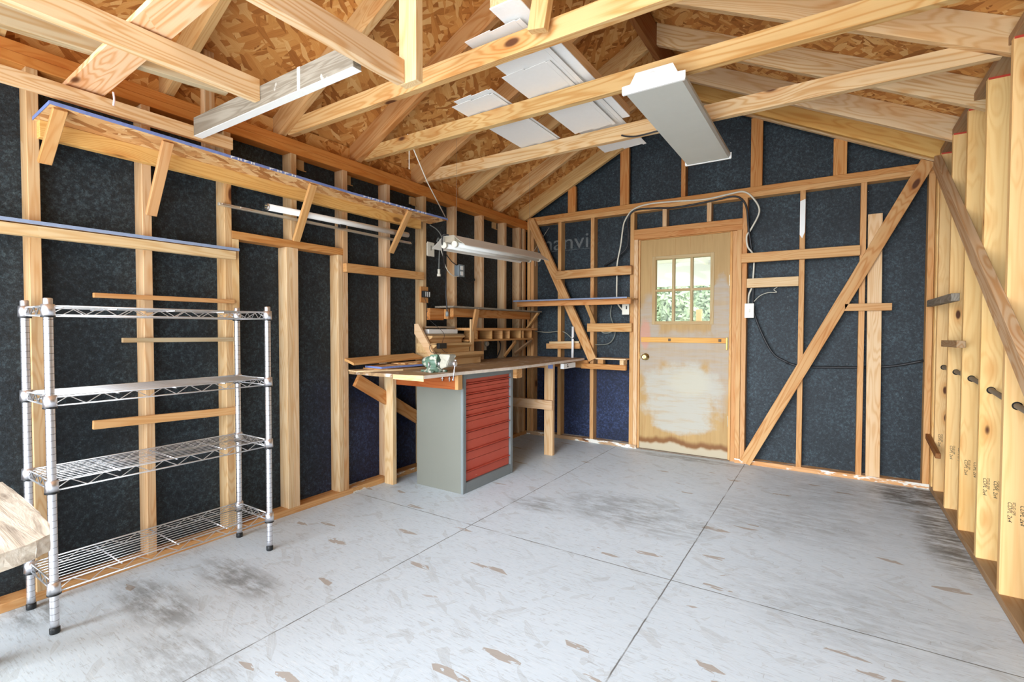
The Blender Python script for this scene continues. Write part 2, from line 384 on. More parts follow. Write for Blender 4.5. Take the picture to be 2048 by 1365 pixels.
def text(name, s, size, M, mat, parent=None, shear=0, depth=.0004):
    cu_ = bpy.data.curves.new(name, 'FONT'); cu_.body = s; cu_.size = size; cu_.shear = shear; cu_.extrude = depth
    o = bpy.data.objects.new('tmp', cu_); COL.objects.link(o)
    me = bpy.data.meshes.new_from_object(o.evaluated_get(bpy.context.evaluated_depsgraph_get()))
    bpy.data.objects.remove(o); bm = bmesh.new(); bm.from_mesh(me); bpy.data.meshes.remove(me)
    return link(name, bm, mat, parent, mw=M)

# ------------------------------------------------------------------ shell
W, RX, YF = 3.424, 1.712, -5.25                 # width between stud faces, ridge line, front edge
RB = lambda X: 2.350+.5*(X if X <= RX else W-X)  # underside of the rafters
DV = .1565                                       # vertical depth of a rafter
EV = RB(-.1)+DV
bm = bmesh.new(); addbox(bm, -.12, 3.56, YF-.3, .12, -.05, 0); floor = struct(link('floor', bm, FLOORM))

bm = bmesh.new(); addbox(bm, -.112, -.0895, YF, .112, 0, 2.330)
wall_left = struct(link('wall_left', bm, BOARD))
bm = bmesh.new(); addbox(bm, W+.0895, W+.112, YF, .112, 0, EV-.005)
wall_right = struct(link('wall_right', bm, BOARD))
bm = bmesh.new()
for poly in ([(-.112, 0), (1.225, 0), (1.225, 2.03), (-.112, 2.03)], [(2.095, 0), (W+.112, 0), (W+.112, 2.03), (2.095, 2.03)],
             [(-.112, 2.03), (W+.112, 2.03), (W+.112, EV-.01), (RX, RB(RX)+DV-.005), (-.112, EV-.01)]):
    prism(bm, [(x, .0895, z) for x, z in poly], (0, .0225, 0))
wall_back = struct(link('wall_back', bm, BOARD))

H = 2.245                                          # stud top, left
def lstud(y1, z0=.038, z1=H, name='stud', x0=-.089, x1=0, w=.039, tint='stud'):
    return box(name, x0, x1, y1-w, y1, z0, z1, PINE, wall_left, tint)
for y in (-4.765, -4.36, -3.957, -3.552, -3.168, -2.385, -1.995, -1.60, -1.205, -.798, -.408): lstud(y)
for y in (-.125, -.045): lstud(y)
lstud(-.005, x0=-.089, x1=-.012, w=.036, tint='orange')
for y in (-3.129, -2.803, -2.763, -2.427): lstud(y, z1=1.663, tint='pale')
lstud(-2.769, z0=1.708)
box('header', -.089, 0, -3.168, -2.424, 1.664, 1.708, PINE2, wall_left, 'orange')
box('bottom_plate', -.089, 0, YF, -2.35, 0, .038, PINE, wall_left, 'warm'); box('bottom_plate', -.089, 0, -2.349, .0, 0, .038, PLATE, wall_left, 'warm')
box('top_plate', -.089, 0, YF, .089, H, H+.044, PINE, wall_left, lin(208, 140, 70))
box('top_plate', -.089, 0, YF, .089, H+.0445, H+.0885, PINE, wall_left, lin(204, 134, 66))

BH = 2.285
def bstud(x0, z0=.038, z1=BH, w=.038, y0=0, y1=.089, tint='stud', name='stud'):
    return box(name, x0, x0+w, y0, y1, z0, z1, PINE, wall_back, tint)
for x in (.002, .046, .38, .752, 1.166, 2.158, 2.582, 2.983, 3.383): bstud(x, tint='warm')
bstud(1.205, z1=2.02); bstud(2.117, z1=2.02, tint='warm')
for x in (1.474, 1.866): bstud(x, z0=2.118)
box('header', 1.204, 2.158, 0, .089, 2.02, 2.068, PINE, wall_back, 'orange'); box('header', 1.204, 2.158, 0, .089, 2.0685, 2.117, PINE, wall_back, 'orange')
box('bottom_plate', .0, 1.243, 0, .089, 0, .038, PLATE, wall_back, 'brown'); box('bottom_plate', 2.117, W, 0, .089, 0, .038, PLATE, wall_back, 'warm')
box('top_plate', .0, W, 0, .089, BH, BH+.042, PINE, wall_back, 'warm'); box('top_plate', .0, W, 0, .089, BH+.0425, BH+.0845, PINE, wall_back, 'orange')
for x0, w, d in ((.492, .089, .038), (1.058, .089, .038), (1.640, .038, .089), (2.215, .089, .038), (2.802, .089, .038)):
    o = box('gable_stud', x0, x0+w, 0, d, BH+.085, RB(x0+w/2)+.015, PINE2, wall_back, 'orange')

RTOP = 2.378
ry = [-1.762+.4*i for i in range(-8, 5)]
for i, y in enumerate(ry):
    if y < -4.2 or y > -.1: continue
    s = box('stud', W, W+.089, y, y+.038, .038, RTOP, KNOTTY, wall_right, 'right')
    if y > -2.4:
        box('red_cut_mark', W+.001, W+.088, y-.0008, y+.002, RTOP-.010, RTOP, REDMARK, wall_right, bev=0)
        for k in range(2):      # lumber grade stamps, read sideways
            M = Matrix(((0, -1, 0), (0, 0, -1), (1, 0, 0))).transposed().to_4x4()
            M = Matrix(((0, 1, 0, W+.020+k*.038), (0, 0, -1, y-.0004), (-1, 0, 0, .44-.008*k), (0, 0, 0, 1)))
            text('grade_stamp', 'CDPL 2x4', .020, M, BLACKP, wall_right, .3)
            M2 = M.copy(); M2[0][3] += .015
            text('grade_stamp', 'STUD SPF', .013, M2, BLACKP, wall_right, .1)
for y in (-.060, -.02): box('stud', W+.0, W+.089, y, y+.038, .038, RTOP, PINE, wall_right, 'right')
box('bottom_plate', W, W+.089, YF, .0, 0, .038, PINE, wall_right, 'brown')
box('top_plate', W, W+.089, YF, .089, RTOP, RTOP+.04, PINE, wall_right, 'brown')

# ------------------------------------------------------------------ roof
hi = RB(RX)+DV
def slope_panel(name, side):
    # local x along the roof length, local y up the slope
    sl = Vector((2, 0, 1)).normalized() if side < 0 else Vector((-2, 0, 1)).normalized()
    x = Vector((0, 1, 0)) if side < 0 else Vector((0, -1, 0)); z = x.cross(sl)
    base = Vector((-.25 if side < 0 else W+.25, 0, RB(-.25)+DV)); ln = (Vector((RX, 0, hi))-Vector((-.25, 0, RB(-.25)+DV))).length
    b2 = bmesh.new(); y0, y1 = (YF, .14) if side < 0 else (-.14, -YF)
    addbox(b2, y0, y1, 0, ln, -.012, 0)
    M = Matrix((x, sl, z)).transposed().to_4x4(); M.translation = base
    return b2, M
b2, M = slope_panel('ceiling', -1); ceiling = struct(link('ceiling', b2, OSB, mw=M))
b2, M = slope_panel('ceiling', 1); link('roof_sheathing', b2, OSB, ceiling, mw=M)
bm = bmesh.new(); addbox(bm, -.112, -.0895, YF, .112, 2.334, EV-.004); M = Matrix(((0, 0, 1, -.1), (1, 0, 0, 0), (0, 1, 0, 0), (0, 0, 0, 1)))
for v in bm.verts: v.co = M.inverted() @ v.co
link('eave_panel', bm, OSB, ceiling, mw=M)
YR = [-2.866, -2.292, -1.682, -1.077, -.521, -.038, -3.478, -4.088, -4.698, -5.24]
def rafter(y, side, tint):
    xs = (-.1, RX-.019) if side < 0 else (W+.1, RX+.019)
    off = -DV*.447/2
    dz = DV/2
    a = Vector((xs[0], y+.019, RB(-.1)+dz)); b = Vector((xs[1], y+.019, RB(RX)-.0095+dz))
    bmm = bmesh.new()
    L = (b-a).length; x = (b-a).normalized(); yv = Vector((0, 1, 0)); z = x.cross(yv) if side > 0 else x.cross(yv)
    zz = x.cross(yv); up = zz if zz.z > 0 else -zz
    M = Matrix((x, yv, x.cross(yv))).transposed().to_4x4(); M.translation = (a+b)/2; Mi = M.inverted()
    pts = [(xs[0], y, RB(-.1)), (xs[1], y, RB(RX)-.0095), (xs[1], y, RB(RX)-.0095+DV-.002), (xs[0], y, RB(-.1)+DV-.002)]
    prism(bmm, [Mi @ Vector(p) for p in pts], Mi.to_3x3() @ Vector((0, .038, 0)))
    return link('rafter', bmm, PINE2 if random.random() < .4 else PINE, ceiling, jit(T[tint]), M)
for i, y in enumerate(YR):
    rafter(y, -1, 'joist' if i not in (1, 2) else 'warm'); rafter(y, 1, 'fresh')
rafter(-.12, 1, 'gold')
box('ridge_board', RX-.019, RX+.019, YF, .08, 3.135, RB(RX)+DV-.025, PINE2, ceiling, 'dark')
# ------------------------------------------------------------------ ceiling joists
JZ0, JZ1 = 2.355, 2.444
for y, xa, xb, lab, tn in ((-2.827, .0, W, 'nearest pine ceiling joist, with an upright strut and boards laid across it', 'joist'),
                       (-2.253, .0, W, 'middle pine ceiling joist carrying the near end of the grey light box', 'joist'),
                       (-1.643, .0, W, 'farthest pine ceiling joist, crossing in front of the gable', 'pale')):
    zz = JZ0-.012 if y < -2.8 else JZ0
    bmm = bmesh.new()
    pts = [(xa+.01, y, zz), (xb-.01, y, zz), (xb-.0, y, zz+.012), (xb-.11, y, zz+.089), (xa+.11, y, zz+.089), (xa, y, zz+.012)]
    M = Matrix.Translation((W/2, y, zz)); prism(bmm, [Vector(p)-M.translation for p in pts], (0, .038, 0))
    tag(link('ceiling_joist', bmm, PINE2, None, jit(T[tn], .03), M), lab, 'joist', 'ceiling joists')
tag(board('strut', (1.79, -2.87, 2.372), (1.92, -2.87, 3.04), .080, .038, (1, 0, 0), PINE, None, 'joist'), 'short upright pine strut nailed to the nearest ceiling joist', 'strut')

# ------------------------------------------------------------------ door
door = struct(link('door_1', bmesh.new(), DOORM)); door.location = (1.262, .032, .012); door.matrix_basis = Matrix.Translation((1.262, .032, .012))
bm = bmesh.new(); DW, DH = .795, 2.0
wx0, wx1, wz0, wz1 = .125, .655, 1.205, 1.825
for r in ((0, DW, 0, wz0), (0, DW, wz1, DH), (0, wx0, wz0, wz1), (wx1, DW, wz0, wz1)): addbox(bm, r[0], r[1], 0, .04, r[2], r[3])
bm.to_mesh(door.data); bm.free()
def D(x0, x1, y0, y1, z0, z1, name, mat, tint=None):      # in door coordinates
    return box(name, 1.262+x0, 1.262+x1, .032+y0, .032+y1, .012+z0, .012+z1, mat, door, tint, .0015)
fr = tint = lin(180, 156, 114)
D(wx0-.012, wx0+.020, -.006, .046, wz0-.012, wz1+.012, 'window_frame', CLEAR, fr); D(wx1-.020, wx1+.012, -.006, .046, wz0-.012, wz1+.012, 'window_frame', CLEAR, fr)
D(wx0+.02, wx1-.02, -.006, .046, wz1-.020, wz1+.012, 'window_frame', CLEAR, fr); D(wx0+.02, wx1-.02, -.006, .046, wz0-.012, wz0+.020, 'window_frame', CLEAR, fr)
pw = (wx1-wx0-.04)/3; ph = (wz1-wz0-.04)/2
for k in (1, 2): D(wx0+.02+pw*k-.011, wx0+.02+pw*k+.011, -.002, .042, wz0+.02, wz1-.02, 'muntin', CLEAR, fr)
for k in range(3):
    D(wx0+.02+pw*k+(.0112 if k else 0), wx0+.02+pw*(k+1)-(.0112 if k < 2 else 0), -.002, .042, wz0+.02+ph-.011, wz0+.02+ph+.011, 'muntin', CLEAR, fr)
    for j in range(2): D(wx0+.02+pw*k, wx0+.02+pw*(k+1), .018, .021, wz0+.02+ph*j, wz0+.02+ph*(j+1), 'window_pane', GLASS)
bm = bmesh.new(); kx, kz = 1.262+.057, .012+.885
lathe(bm, [(.034, 0), (.034, .006), (.016, .010), (.013, .028), (.024, .036), (.029, .048), (.027, .058), (.016, .063), (.012, .060)], (kx, .032, kz), (0, -1, 0))
link('door_knob', bm, BRASS, door)
D(-.006, .003, -.004, .03, .86, .92, 'latch_plate', BRASS)
for z in (1.53, .29): D(DW-.004, DW+.007, -.006, .02, z, z+.10, 'hinge', plain('steel_hinge', lin(150, 140, 120), .4, .8))
for x0, x1 in ((1.243, 1.260), (2.059, 2.078)):
    struct(box('trim_%d' % (1 if x0 < 2 else 2), x0, x1, .02, .0895, .0, 2.018, PINE, None, 'warm'))
struct(box('trim_3', 1.2605, 2.0585, .02, .0895, 2.0135, 2.0195, PINE, None, 'warm'))
struct(box('trim_4', 1.245, 2.075, .012, .0895, .0, .011, plain('door_sill_wood', lin(120, 104, 88), .8, var=.3), None))
struct(box('trim_5', 2.0785, 2.1165, .03, .0885, .0, 2.019, PINE, None, 'warm'))
t = thing('door_bar', 'narrow wooden strip screwed flat across the middle of the door', 'bar', (1.65, .03, 1.06))
box('wooden_strip', 1.275, 2.042, .018, .0315, 1.038, 1.085, CLEAR, t, lin(216, 164, 88))
for x in (1.545, 1.985): box('screw_plate', x-.012, x+.012, .016, .018, 1.05, 1.075, plain('rusty_plate', lin(90, 70, 50), .6, .5), t)
box('strip_hinge', 2.035, 2.050, .014, .03, .98, 1.09, plain('dull_brass_hinge', lin(170, 140, 80), .45, .7), t)

# ------------------------------------------------------------------ outside, seen through the door panes
gr = struct(box('ground_lawn', -40, 40, .13, 60, -.35, -.2, GRASS, None, bev=0))
struct(box('ground_bounce', -14, 18, -30, YF-.31, -.35, -.12, BOUNCEG, None, bev=0))  # unseen pale ground, added in front to bounce light up to the ceiling
pr = thing('porch_roof', 'white porch roof seen through the upper door panes', 'roof', (1, 3, 2.3))
box('ceiling_panel', -3.5, 9.5, .18, 5.0, 2.42, 2.5, WHITEM, pr); box('beam', -3.5, 5.5, 4.9, 5.02, 1.98, 2.42, WHITEM, pr)  # panel extended out of view to keep the sun out of the room
for x in (-1.6, .85, 3.0): box('roof_brace', x, x+.06, 1.0, 4.9, 2.34, 2.42, WHITEM, pr)
tag(box('garden_post', .06, .17, 7.8, 7.92, -.2, 1.64, PINE, None, 'orange'), 'short orange wooden post outside, seen in the lower right pane', 'post')
def bush(c, r, n, name, label, seed):
    rn = random.Random(seed); b = bmesh.new()
    for _ in range(n):
        while True:
            p = Vector((rn.uniform(-1, 1), rn.uniform(-1, 1), rn.uniform(-1, 1)))
            if .35 < p.length < 1 + .15*math.sin(p.x*9)*math.sin(p.z*8): break
        p = Vector((p.x*r[0], p.y*r[1], p.z*r[2])); s = rn.uniform(.06, .13)
        u = Vector((rn.gauss(0, 1), rn.gauss(0, 1), rn.gauss(0, 1))).normalized(); w = u.orthogonal().normalized()*s*.45; u = u*s; k = u.cross(w).normalized()*s*.1
        vs = [b.verts.new(p-u), b.verts.new(p+w+k), b.verts.new(p+u), b.verts.new(p-w+k)]
        b.faces.new(vs)
    t_ = thing(name, label, 'tree' if 'tree' in name else 'bush', (c[0], c[1], -.2))
    M = Matrix.Translation(c); link('foliage', b, LEAFM, t_, mw=M)
    tubeobj('trunk', [(c[0], c[1], -.2), (c[0]+.05, c[1], c[2]*.6), (c[0], c[1]+.05, c[2])], [.09, .07, .05]*1 and .07, BARK, t_)
bush((-1.4, 9.2, 1.3), (1.3, .9, 1.25), 6500, 'leafy_bush', 'broad green bush filling the left door panes', 1)
bush((-.75, 11.3, 1.5), (1.2, .9, 1.35), 6000, 'leafy_bush', 'green bush behind the middle door panes', 2)
bush((.25, 13.5, 1.4), (1.4, .9, 1.5), 5000, 'leafy_bush', 'pale green bush behind the right door panes', 3)
bush((-3.2, 15.8, 1.8), (1.8, 1.1, 2.0), 6000, 'leafy_tree', 'distant leafy tree beyond the left door panes', 4)

# ------------------------------------------------------------------ braces and nailers
def nb(name, a, b, w, t, wd_, label, cat, tint='warm', mat=None, group=None):
    return tag(board(name, a, b, w, t, wd_, mat or PINE2, None, tint), label, cat, group)
nb('diagonal_brace', (.062, -.0195, 2.335), (.795, -.0195, .85), .089, .038, (1, 0, .5), 'long diagonal wall brace running down from the back left corner', 'brace', 'warm')
nb('diagonal_brace', (3.372, -.0195, 2.372), (2.205, -.0195, .02), .089, .038, (1, 0, -.5), 'long diagonal wall brace crossing the wall right of the door', 'brace', 'warm')
nb('diagonal_brace', (W-.0195, -.15, 2.325), (W-.0195, -2.35, .86), .089, .038, (0, .55, .8), 'weathered brown diagonal brace across the right wall studs', 'brace', lin(206, 172, 134), PINE2)
nb('wall_board', (.385, -.0405, 1.722), (1.200, -.0405, 1.730), .085, .003+.038, (0, 0, 1), 'wavy grained board left of the door at window height', 'board', 'warm')
nb('wall_board', (.735, -.0195, 1.176), (1.200, -.0195, 1.177), .083, .038, (0, 0, 1), 'short board left of the door, level with the bottom of its panes', 'board', 'warm')
nb('wall_board', (2.158, -.0195, 1.768), (2.985, -.0195, 1.768), .078, .038, (0, 0, 1), 'long horizontal board right of the door, upper of two', 'board', 'warm', PINE)
nb('wall_board', (2.197, .0195, 1.557), (2.580, .0195, 1.557), .078, .038, (0, 0, 1), 'short horizontal board right of the door above the outlet', 'board', 'pale', PINE)
nb('wall_board', (2.893, -.0195, 1.334), (3.184, -.0195, 1.334), .055, .038, (0, 0, 1), 'little crosspiece nailed over the upright plank near the right corner', 'board', 'warm', PINE)
nb('wide_plank', (3.091, .0195, .039), (3.075, .0195, 2.04), .089, .038, (1, 0, 0), 'pale upright plank standing in the right hand stud bay', 'plank', 'pale', PINE)
# left wall slats
nb('slat', (.010, -3.79, 1.311), (.010, -3.165, 1.311), .022, .019, (0, 0, 1), 'thin wooden slat just above the wire shelving', 'slat', 'warm', CLEAR, None)
nb('slat', (.010, -3.685, 1.105), (.010, -3.165, 1.100), .022, .019, (0, 0, 1), 'short thin slat behind the gap below the top wire shelf', 'slat', 'grey', CLEAR, None)
nb('slat', (.010, -3.80, .722), (.010, -3.160, .700), .040, .019, (0, 0, 1), 'wider slat behind the wire shelving, below its second shelf', 'slat', 'warm', CLEAR, None)
nb('wall_board', (.0195, -2.428, 1.578), (.0195, -1.665, 1.588), .060, .038, (0, 0, 1), 'horizontal board on the left wall left of the hanging cords', 'board', 'warm', PINE)

# ------------------------------------------------------------------ wall shelves
SHX = .245
t = thing('wall_shelf', 'long high shelf on the left wall with blue painted edge and slanted braces', 'shelf', (0, -2.8, 2.0))
bm = bmesh.new(); prism(bm, [(.0015, -3.975, 2.030), (SHX+.015, -3.985, 2.030), (SHX-.045, -2.5, 2.030), (SHX-.02, -1.595, 2.030), (.0015, -1.56, 2.030)], (0, 0, .012))
M = Matrix(((0, 1, 0, 0), (1, 0, 0, -2.8), (0, 0, -1, 2.03), (0, 0, 0, 1)))
for v in bm.verts: v.co = M.inverted() @ v.co
link('shelf_board', bm, OSBP, t, mw=M)
bm = bmesh.new()
for q in (((SHX+.0155, -3.987), (SHX-.0445, -2.5)), ((SHX-.0445, -2.5), (SHX-.0195, -1.595))):
    (xa, ya), (xb, yb) = q; prism(bm, [(xa, ya, 2.029), (xb, yb, 2.029), (xb, yb, 2.043), (xa, ya, 2.043)], (.002, 0, 0))
prism(bm, [(.002, -3.9765, 2.029), (SHX+.015, -3.9865, 2.029), (SHX+.015, -3.9865, 2.043), (.002, -3.9765, 2.043)], (0, -.002, 0))
link('painted_edge', bm, BLUEP, t)
# worn white lettering along the front edge
for y0, n, st in ((-3.29, 4, .035), (-3.08, 4, .045), (-2.42, 7, .036), (-2.14, 5, .038), (-1.93, 3, .04)):
    bm = bmesh.new()
    for k in range(n):
        y = y0+k*st; xx = SHX-.0445+(-2.5-y)*.0404*(1 if y < -2.5 else 0)+(.0276*(y+2.5) if y > -2.5 else 0)+.0022
        h = .010; wv = st*.6
        for (ya, yb, za, zb) in ((0, .3, 0, 1), (.7, 1, 0, 1) if k % 2 else (.3, 1, .72, 1), (.3, .7, .40, .62)):
            addbox(bm, xx, xx+.0006, y+wv*ya, y+wv*yb, 2.031+h*za, 2.031+h*zb)
    link('edge_lettering', bm, WHITEP, t)
board('ledger', (.0195, -3.965, 1.993), (.0195, -1.70, 1.998), .072, .038, (0, 0, 1), PINE, t, 'gold')
for (yt, xt, yb, zb) in ((-3.95, .24, -3.945, 1.86), (-3.564, .215, -3.560, 1.715), (-2.785, .19, -2.785, 1.705), (-1.99, .20, -2.00, 1.735)):
    board('brace', (xt, yt, 2.028), (.012, yb, zb), .045, .02, (0, 1, 0), CLEAR, t, 'warm')
t = thing('wall_shelf', 'narrow lower shelf ledge on the left wall with blue grey top edge', 'shelf', (0, -3.7, 1.56))
board('ledger', (.0195, -4.75, 1.562), (.0195, -3.165, 1.566), .046, .038, (0, 0, 1), PINE, t, 'pale')
box('shelf_board', .001, .041, -4.75, -3.15, 1.592, 1.605, OSBP, t); box('painted_edge', .0415, .0435, -4.75, -3.15, 1.591, 1.606, plain('blue_grey_edge_paint', lin(140, 154, 180), .6, var=.2), t)
t = thing('wall_shelf', 'blue edged shelf on the back wall left of the door', 'shelf', (.6, 0, 1.45))
EDGE = plain('slate_edge_paint', lin(124, 134, 158), .5, var=.25, scale=40)
box('shelf_board', .012, 1.245, -.30, -.001, 1.446, 1.456, OSBP, t); box('painted_edge', .012, 1.246, -.303, -.3005, 1.444, 1.458, EDGE, t)
box('front_rail', .005, 1.25, -.215, -.177, 1.396, 1.4455, PINE2, t, 'orange')
board('brace', (.80, -.19, 1.40), (.80, -.012, 1.225), .04, .02, (1, 0, 0), CLEAR, t, 'warm')
t = thing('wall_shelf', 'long thin shelf on the left wall above the workbench pigeonholes', 'shelf', (0, -.8, 1.3))
box('shelf_board', .001, .205, -1.50, -.03, 1.337, 1.352, GREYW, t); box('front_rail', .10, .138, -1.42, -.16, 1.262, 1.3365, PINE2, t, 'orange')
box('end_block', .0005, .036, -1.597, -1.425, 1.235, 1.332, PINE2, t, 'orange'); box('end_block', .0005, .08, -1.422, -1.345, 1.245, 1.330, PINE2, t, 'orange')
board('brace', (.19, -1.16, 1.335), (.158, -1.20, 1.05), .055, .02, (0, 1, 0), CLEAR, t, 'warm'); board('brace', (.18, -.06, 1.336), (.04, -.06, 1.165), .04, .02, (0, 1, 0), CLEAR, t, 'warm')

t = thing('pigeonhole_rack', 'orange wood pigeonhole rack on the left wall above the workbench', 'rack', (.07, -.7, 1.05))
box('top_board', .001, .165, -1.235, -.05, 1.146, 1.170, PINE2, t, 'warm'); box('bottom_board', .001, .155, -1.235, -.13, 1.048, 1.066, PINE, t, 'warm')
for y in (-1.10, -.875, -.70, -.575, -.365, -.315, -.15): box('divider', .001, .15, y-.008, y+.008, 1.0665, 1.1455, PINE, t, 'warm')
box('back_panel', .001, .01, -1.09, -.72, 1.067, 1.145, PINE, t, 'orange')
box('end_post', .165, .178, -1.235, -1.185, .945, 1.245, CLEAR, t, 'pale')
nb('stick', (.10, -.385, 1.036), (.035, -.50, .880), .035, .018, (0, 1, 0), 'thin stick propped under the pigeonhole rack', 'stick', 'warm', CLEAR)
nb('stick', (.12, -.105, 1.036), (.03, -.30, .90), .045, .018, (0, 1, 0), 'short angled board hanging under the right end of the pigeonholes', 'stick', 'brown', CLEAR)

# back wall pieces by the workbench
nb('wall_board', (.264, -.0195, .978), (.655, -.0195, .987), .055, .038, (0, 0, 1), 'short horizontal board behind the white pipe', 'board', 'warm', PINE)
nb('slat', (.30, -.030, 1.016), (.645, -.030, 1.026), .022, .02, (0, 0, 1), 'slim slat lying on the board behind the white pipe', 'slat', 'pale', CLEAR)
t = thing('box_shelf', 'open box shelf nailed to the back wall right of the workbench', 'shelf', (.97, -.05, .75))
box('top_board', .855, 1.166, -.10, .085, .862, .876, CLEAR, t, 'pale'); box('front_rail', .70, 1.166, -.10, -.062, .765, .815, PINE2, t, 'orange')
box('end_block', 1.105, 1.145, -.10, .0, .8155, .8615, CLEAR, t, 'pale'); box('end_block', .860, .92, -.06, -.0, .8155, .8615, CLEAR, t, 'warm')
nb('bench_rail', (.30, -.0195, .805), (.745, -.0195, .805), .078, .038, (0, 0, 1), 'orange rail on the back wall under the end of the workbench', 'rail', 'orange', PINE)

# ------------------------------------------------------------------ workbench
t = thing('workbench', 'wooden workbench with worn laminated top along the left wall', 'workbench', (.35, -1.2, 0))
bm = bmesh.new(); top = [(.002, -2.385), (.30, -2.392), (.55, -2.375), (.672, -2.345), (.690, -2.0), (.745, -1.45), (.752, -1.2), (.735, -.6), (.71, -.045), (.002, -.045)]
M = Matrix(((0, 1, 0, 0), (1, 0, 0, -1.2), (0, 0, -1, .868), (0, 0, 0, 1))); Mi = M.inverted()
prism(bm, [Mi @ Vector((x, y, .868)) for x, y in top], Mi.to_3x3() @ Vector((0, 0, -.022)))
bmesh.ops.bevel(bm, geom=list(bm.edges), offset=.002, segments=1, affect='EDGES'); link('bench_top', bm, BENCH, t, mw=M)
EDGEP = plain('paint_spattered_edge', lin(222, 208, 192), .6, var=.3, scale=26)
bm = bmesh.new()
for (a, b) in zip(top[3:8], top[4:9]): prism(bm, [(a[0]+.0005, a[1], .846), (b[0]+.0005, b[1], .846), (b[0]+.0005, b[1], .867), (a[0]+.0005, a[1], .867)], (.0015, 0, 0))
link('front_edge', bm, EDGEP, t)
bm = bmesh.new(); prism(bm, [(.44, -2.3845, .836), (.55, -2.3765, .834), (.672, -2.348, .830), (.672, -2.348, .867), (.55, -2.3765, .867), (.44, -2.3845, .867)], (0, -.003, 0)); link('end_strip', bm, CLEAR, t, T['pale'])
box('apron', .005, .662, -2.03, -1.992, .745, .834, PINE2, t, 'red'); box('apron_end_cap', .662, .690, -2.034, -1.985, .745, .845, CLEAR, t, 'warm')
box('leg', .012, .101, -2.072, -2.034, 0, .845, PINE, t, 'pale'); box('leg', .600, .689, -.678, -.640, 0, .845, PINE, t, 'stud')
box('stretcher', .005, .700, -.7165, -.6785, .425, .51, PINE, t, 'stud')
board('diagonal_brace', (.0195, -2.335, .80), (.0195, -1.62, .38), .089, .03, (0, .5, .85), PINE2, t, 'orange')
box('joist_block', .61, .70, -1.31, -1.225, .765, .8455, PINE2, t, 'warm')
box('back_rail', .004, .60, -.6395, -.60, .80, .845, PINE, t, 'warm')
box('blue_paint_patch', .640, .6905, -.6795, -.678, .80, .838, BLUEP, t, bev=0)

# cabinet
t = thing('tool_cabinet', 'grey steel tool cabinet with red drawers under the workbench', 'cabinet', (.44, -1.63, 0))
bm = bmesh.new(); addbox(bm, .225, .645, -1.949, -1.313, .0, .018); addbox(bm, .225, .645, -1.949, -1.313, .826, .842)
addbox(bm, .225, .645, -1.949, -1.941, .018, .826); addbox(bm, .225, .645, -1.321, -1.313, .018, .826); addbox(bm, .225, .233, -1.941, -1.321, .018, .826); link('body', bm, GREYE, t)
bm = bmesh.new()
for r in ((-1.951, -1.915, 0, .844), (-1.345, -1.311, 0, .844)): addbox(bm, .645, .667, r[0], r[1], r[2], r[3])
addbox(bm, .645, .667, -1.915, -1.345, .806, .844); addbox(bm, .645, .667, -1.915, -1.345, 0, .075)
bmesh.ops.bevel(bm, geom=list(bm.edges), offset=.0025, segments=2, affect='EDGES'); link('front_frame', bm, GREYF, t)
zs = [.805]; tot = 1075
for h in (100, 115, 115, 120, 200, 210, 215): zs.append(zs[-1]-h/tot*.728)
def drawer(y0, y1, z0, z1):
    b = bmesh.new(); lipz = z0+(z1-z0)*.45
    addbox(b, .40, .653, y0, y1, z0+.0015, lipz-.006); addbox(b, .40, .653, y0, y1, lipz+.012, z1-.0015); addbox(b, .40, .640, y0, y1, lipz-.006, lipz+.012)
    d = link('drawer', b, REDE, t)
    b = bmesh.new(); prism(b, [(.641, y0, lipz+.011), (.668, y0, lipz+.008), (.668, y0, lipz+.004), (.641, y0, lipz-.004)], (0, y1-y0, 0)); link('drawer_pull', b, REDE, d)
for i in range(7):
    if i < 2: drawer(-1.913, -1.631, zs[i+1], zs[i]); drawer(-1.629, -1.352, zs[i+1], zs[i])
    else: drawer(-1.913, -1.352, zs[i+1], zs[i])
box('dark_gap', .40, .642, -1.3515, -1.346, .08, .80, DARKM, t, bev=0)

# vise
t = thing('bench_vise', 'chipped green bench vise bolted near the front edge of the workbench', 'vise', (.54, -2.10, .868))
c = Vector((.535, -2.10, .868)); ax = Vector((1, .10, 0)).normalized(); sd = Vector((-.10, 1, 0)).normalized()
bm = bmesh.new(); lathe(bm, [(.068, 0), (.070, .010), (.060, .016), (.050, .028), (.052, .034)], c, seg=28)
for k in range(4):
    q = k*math.pi/2+.5; lathe(bm, [(.020, 0), (.021, .012), (.012, .015)], c+Vector((math.cos(q)*.072, math.sin(q)*.072, 0)), seg=12)
link('swivel_base', bm, VISEM, t, smooth=False)
bm = bmesh.new(); lathe(bm, [(.001, -.085), (.030, -.083), (.038, -.055), (.040, -.02), (.040, .03), (.034, .042)], c+Vector((0, 0, .066)), ax, 20)
prism(bm, [c+ax*(-.045)+sd*(-.038)+Vector((0, 0, .034)), c+ax*.04+sd*(-.038)+Vector((0, 0, .034)), c+ax*.04+sd*(-.03)+Vector((0, 0, .075)), c+ax*(-.045)+sd*(-.03)+Vector((0, 0, .075))], sd*.07)
prism(bm, [c+ax*(-.02)+sd*(-.042)+Vector((0, 0, .08)), c+ax*.045+sd*(-.042)+Vector((0, 0, .08)), c+ax*.058+sd*(-.042)+Vector((0, 0, .112)), c+ax*.052+sd*(-.042)+Vector((0, 0, .122)), c+ax*(.0)+sd*(-.042)+Vector((0, 0, .118))], sd*.084)
link('fixed_jaw', bm, VISEM, t)
bm = bmesh.new()
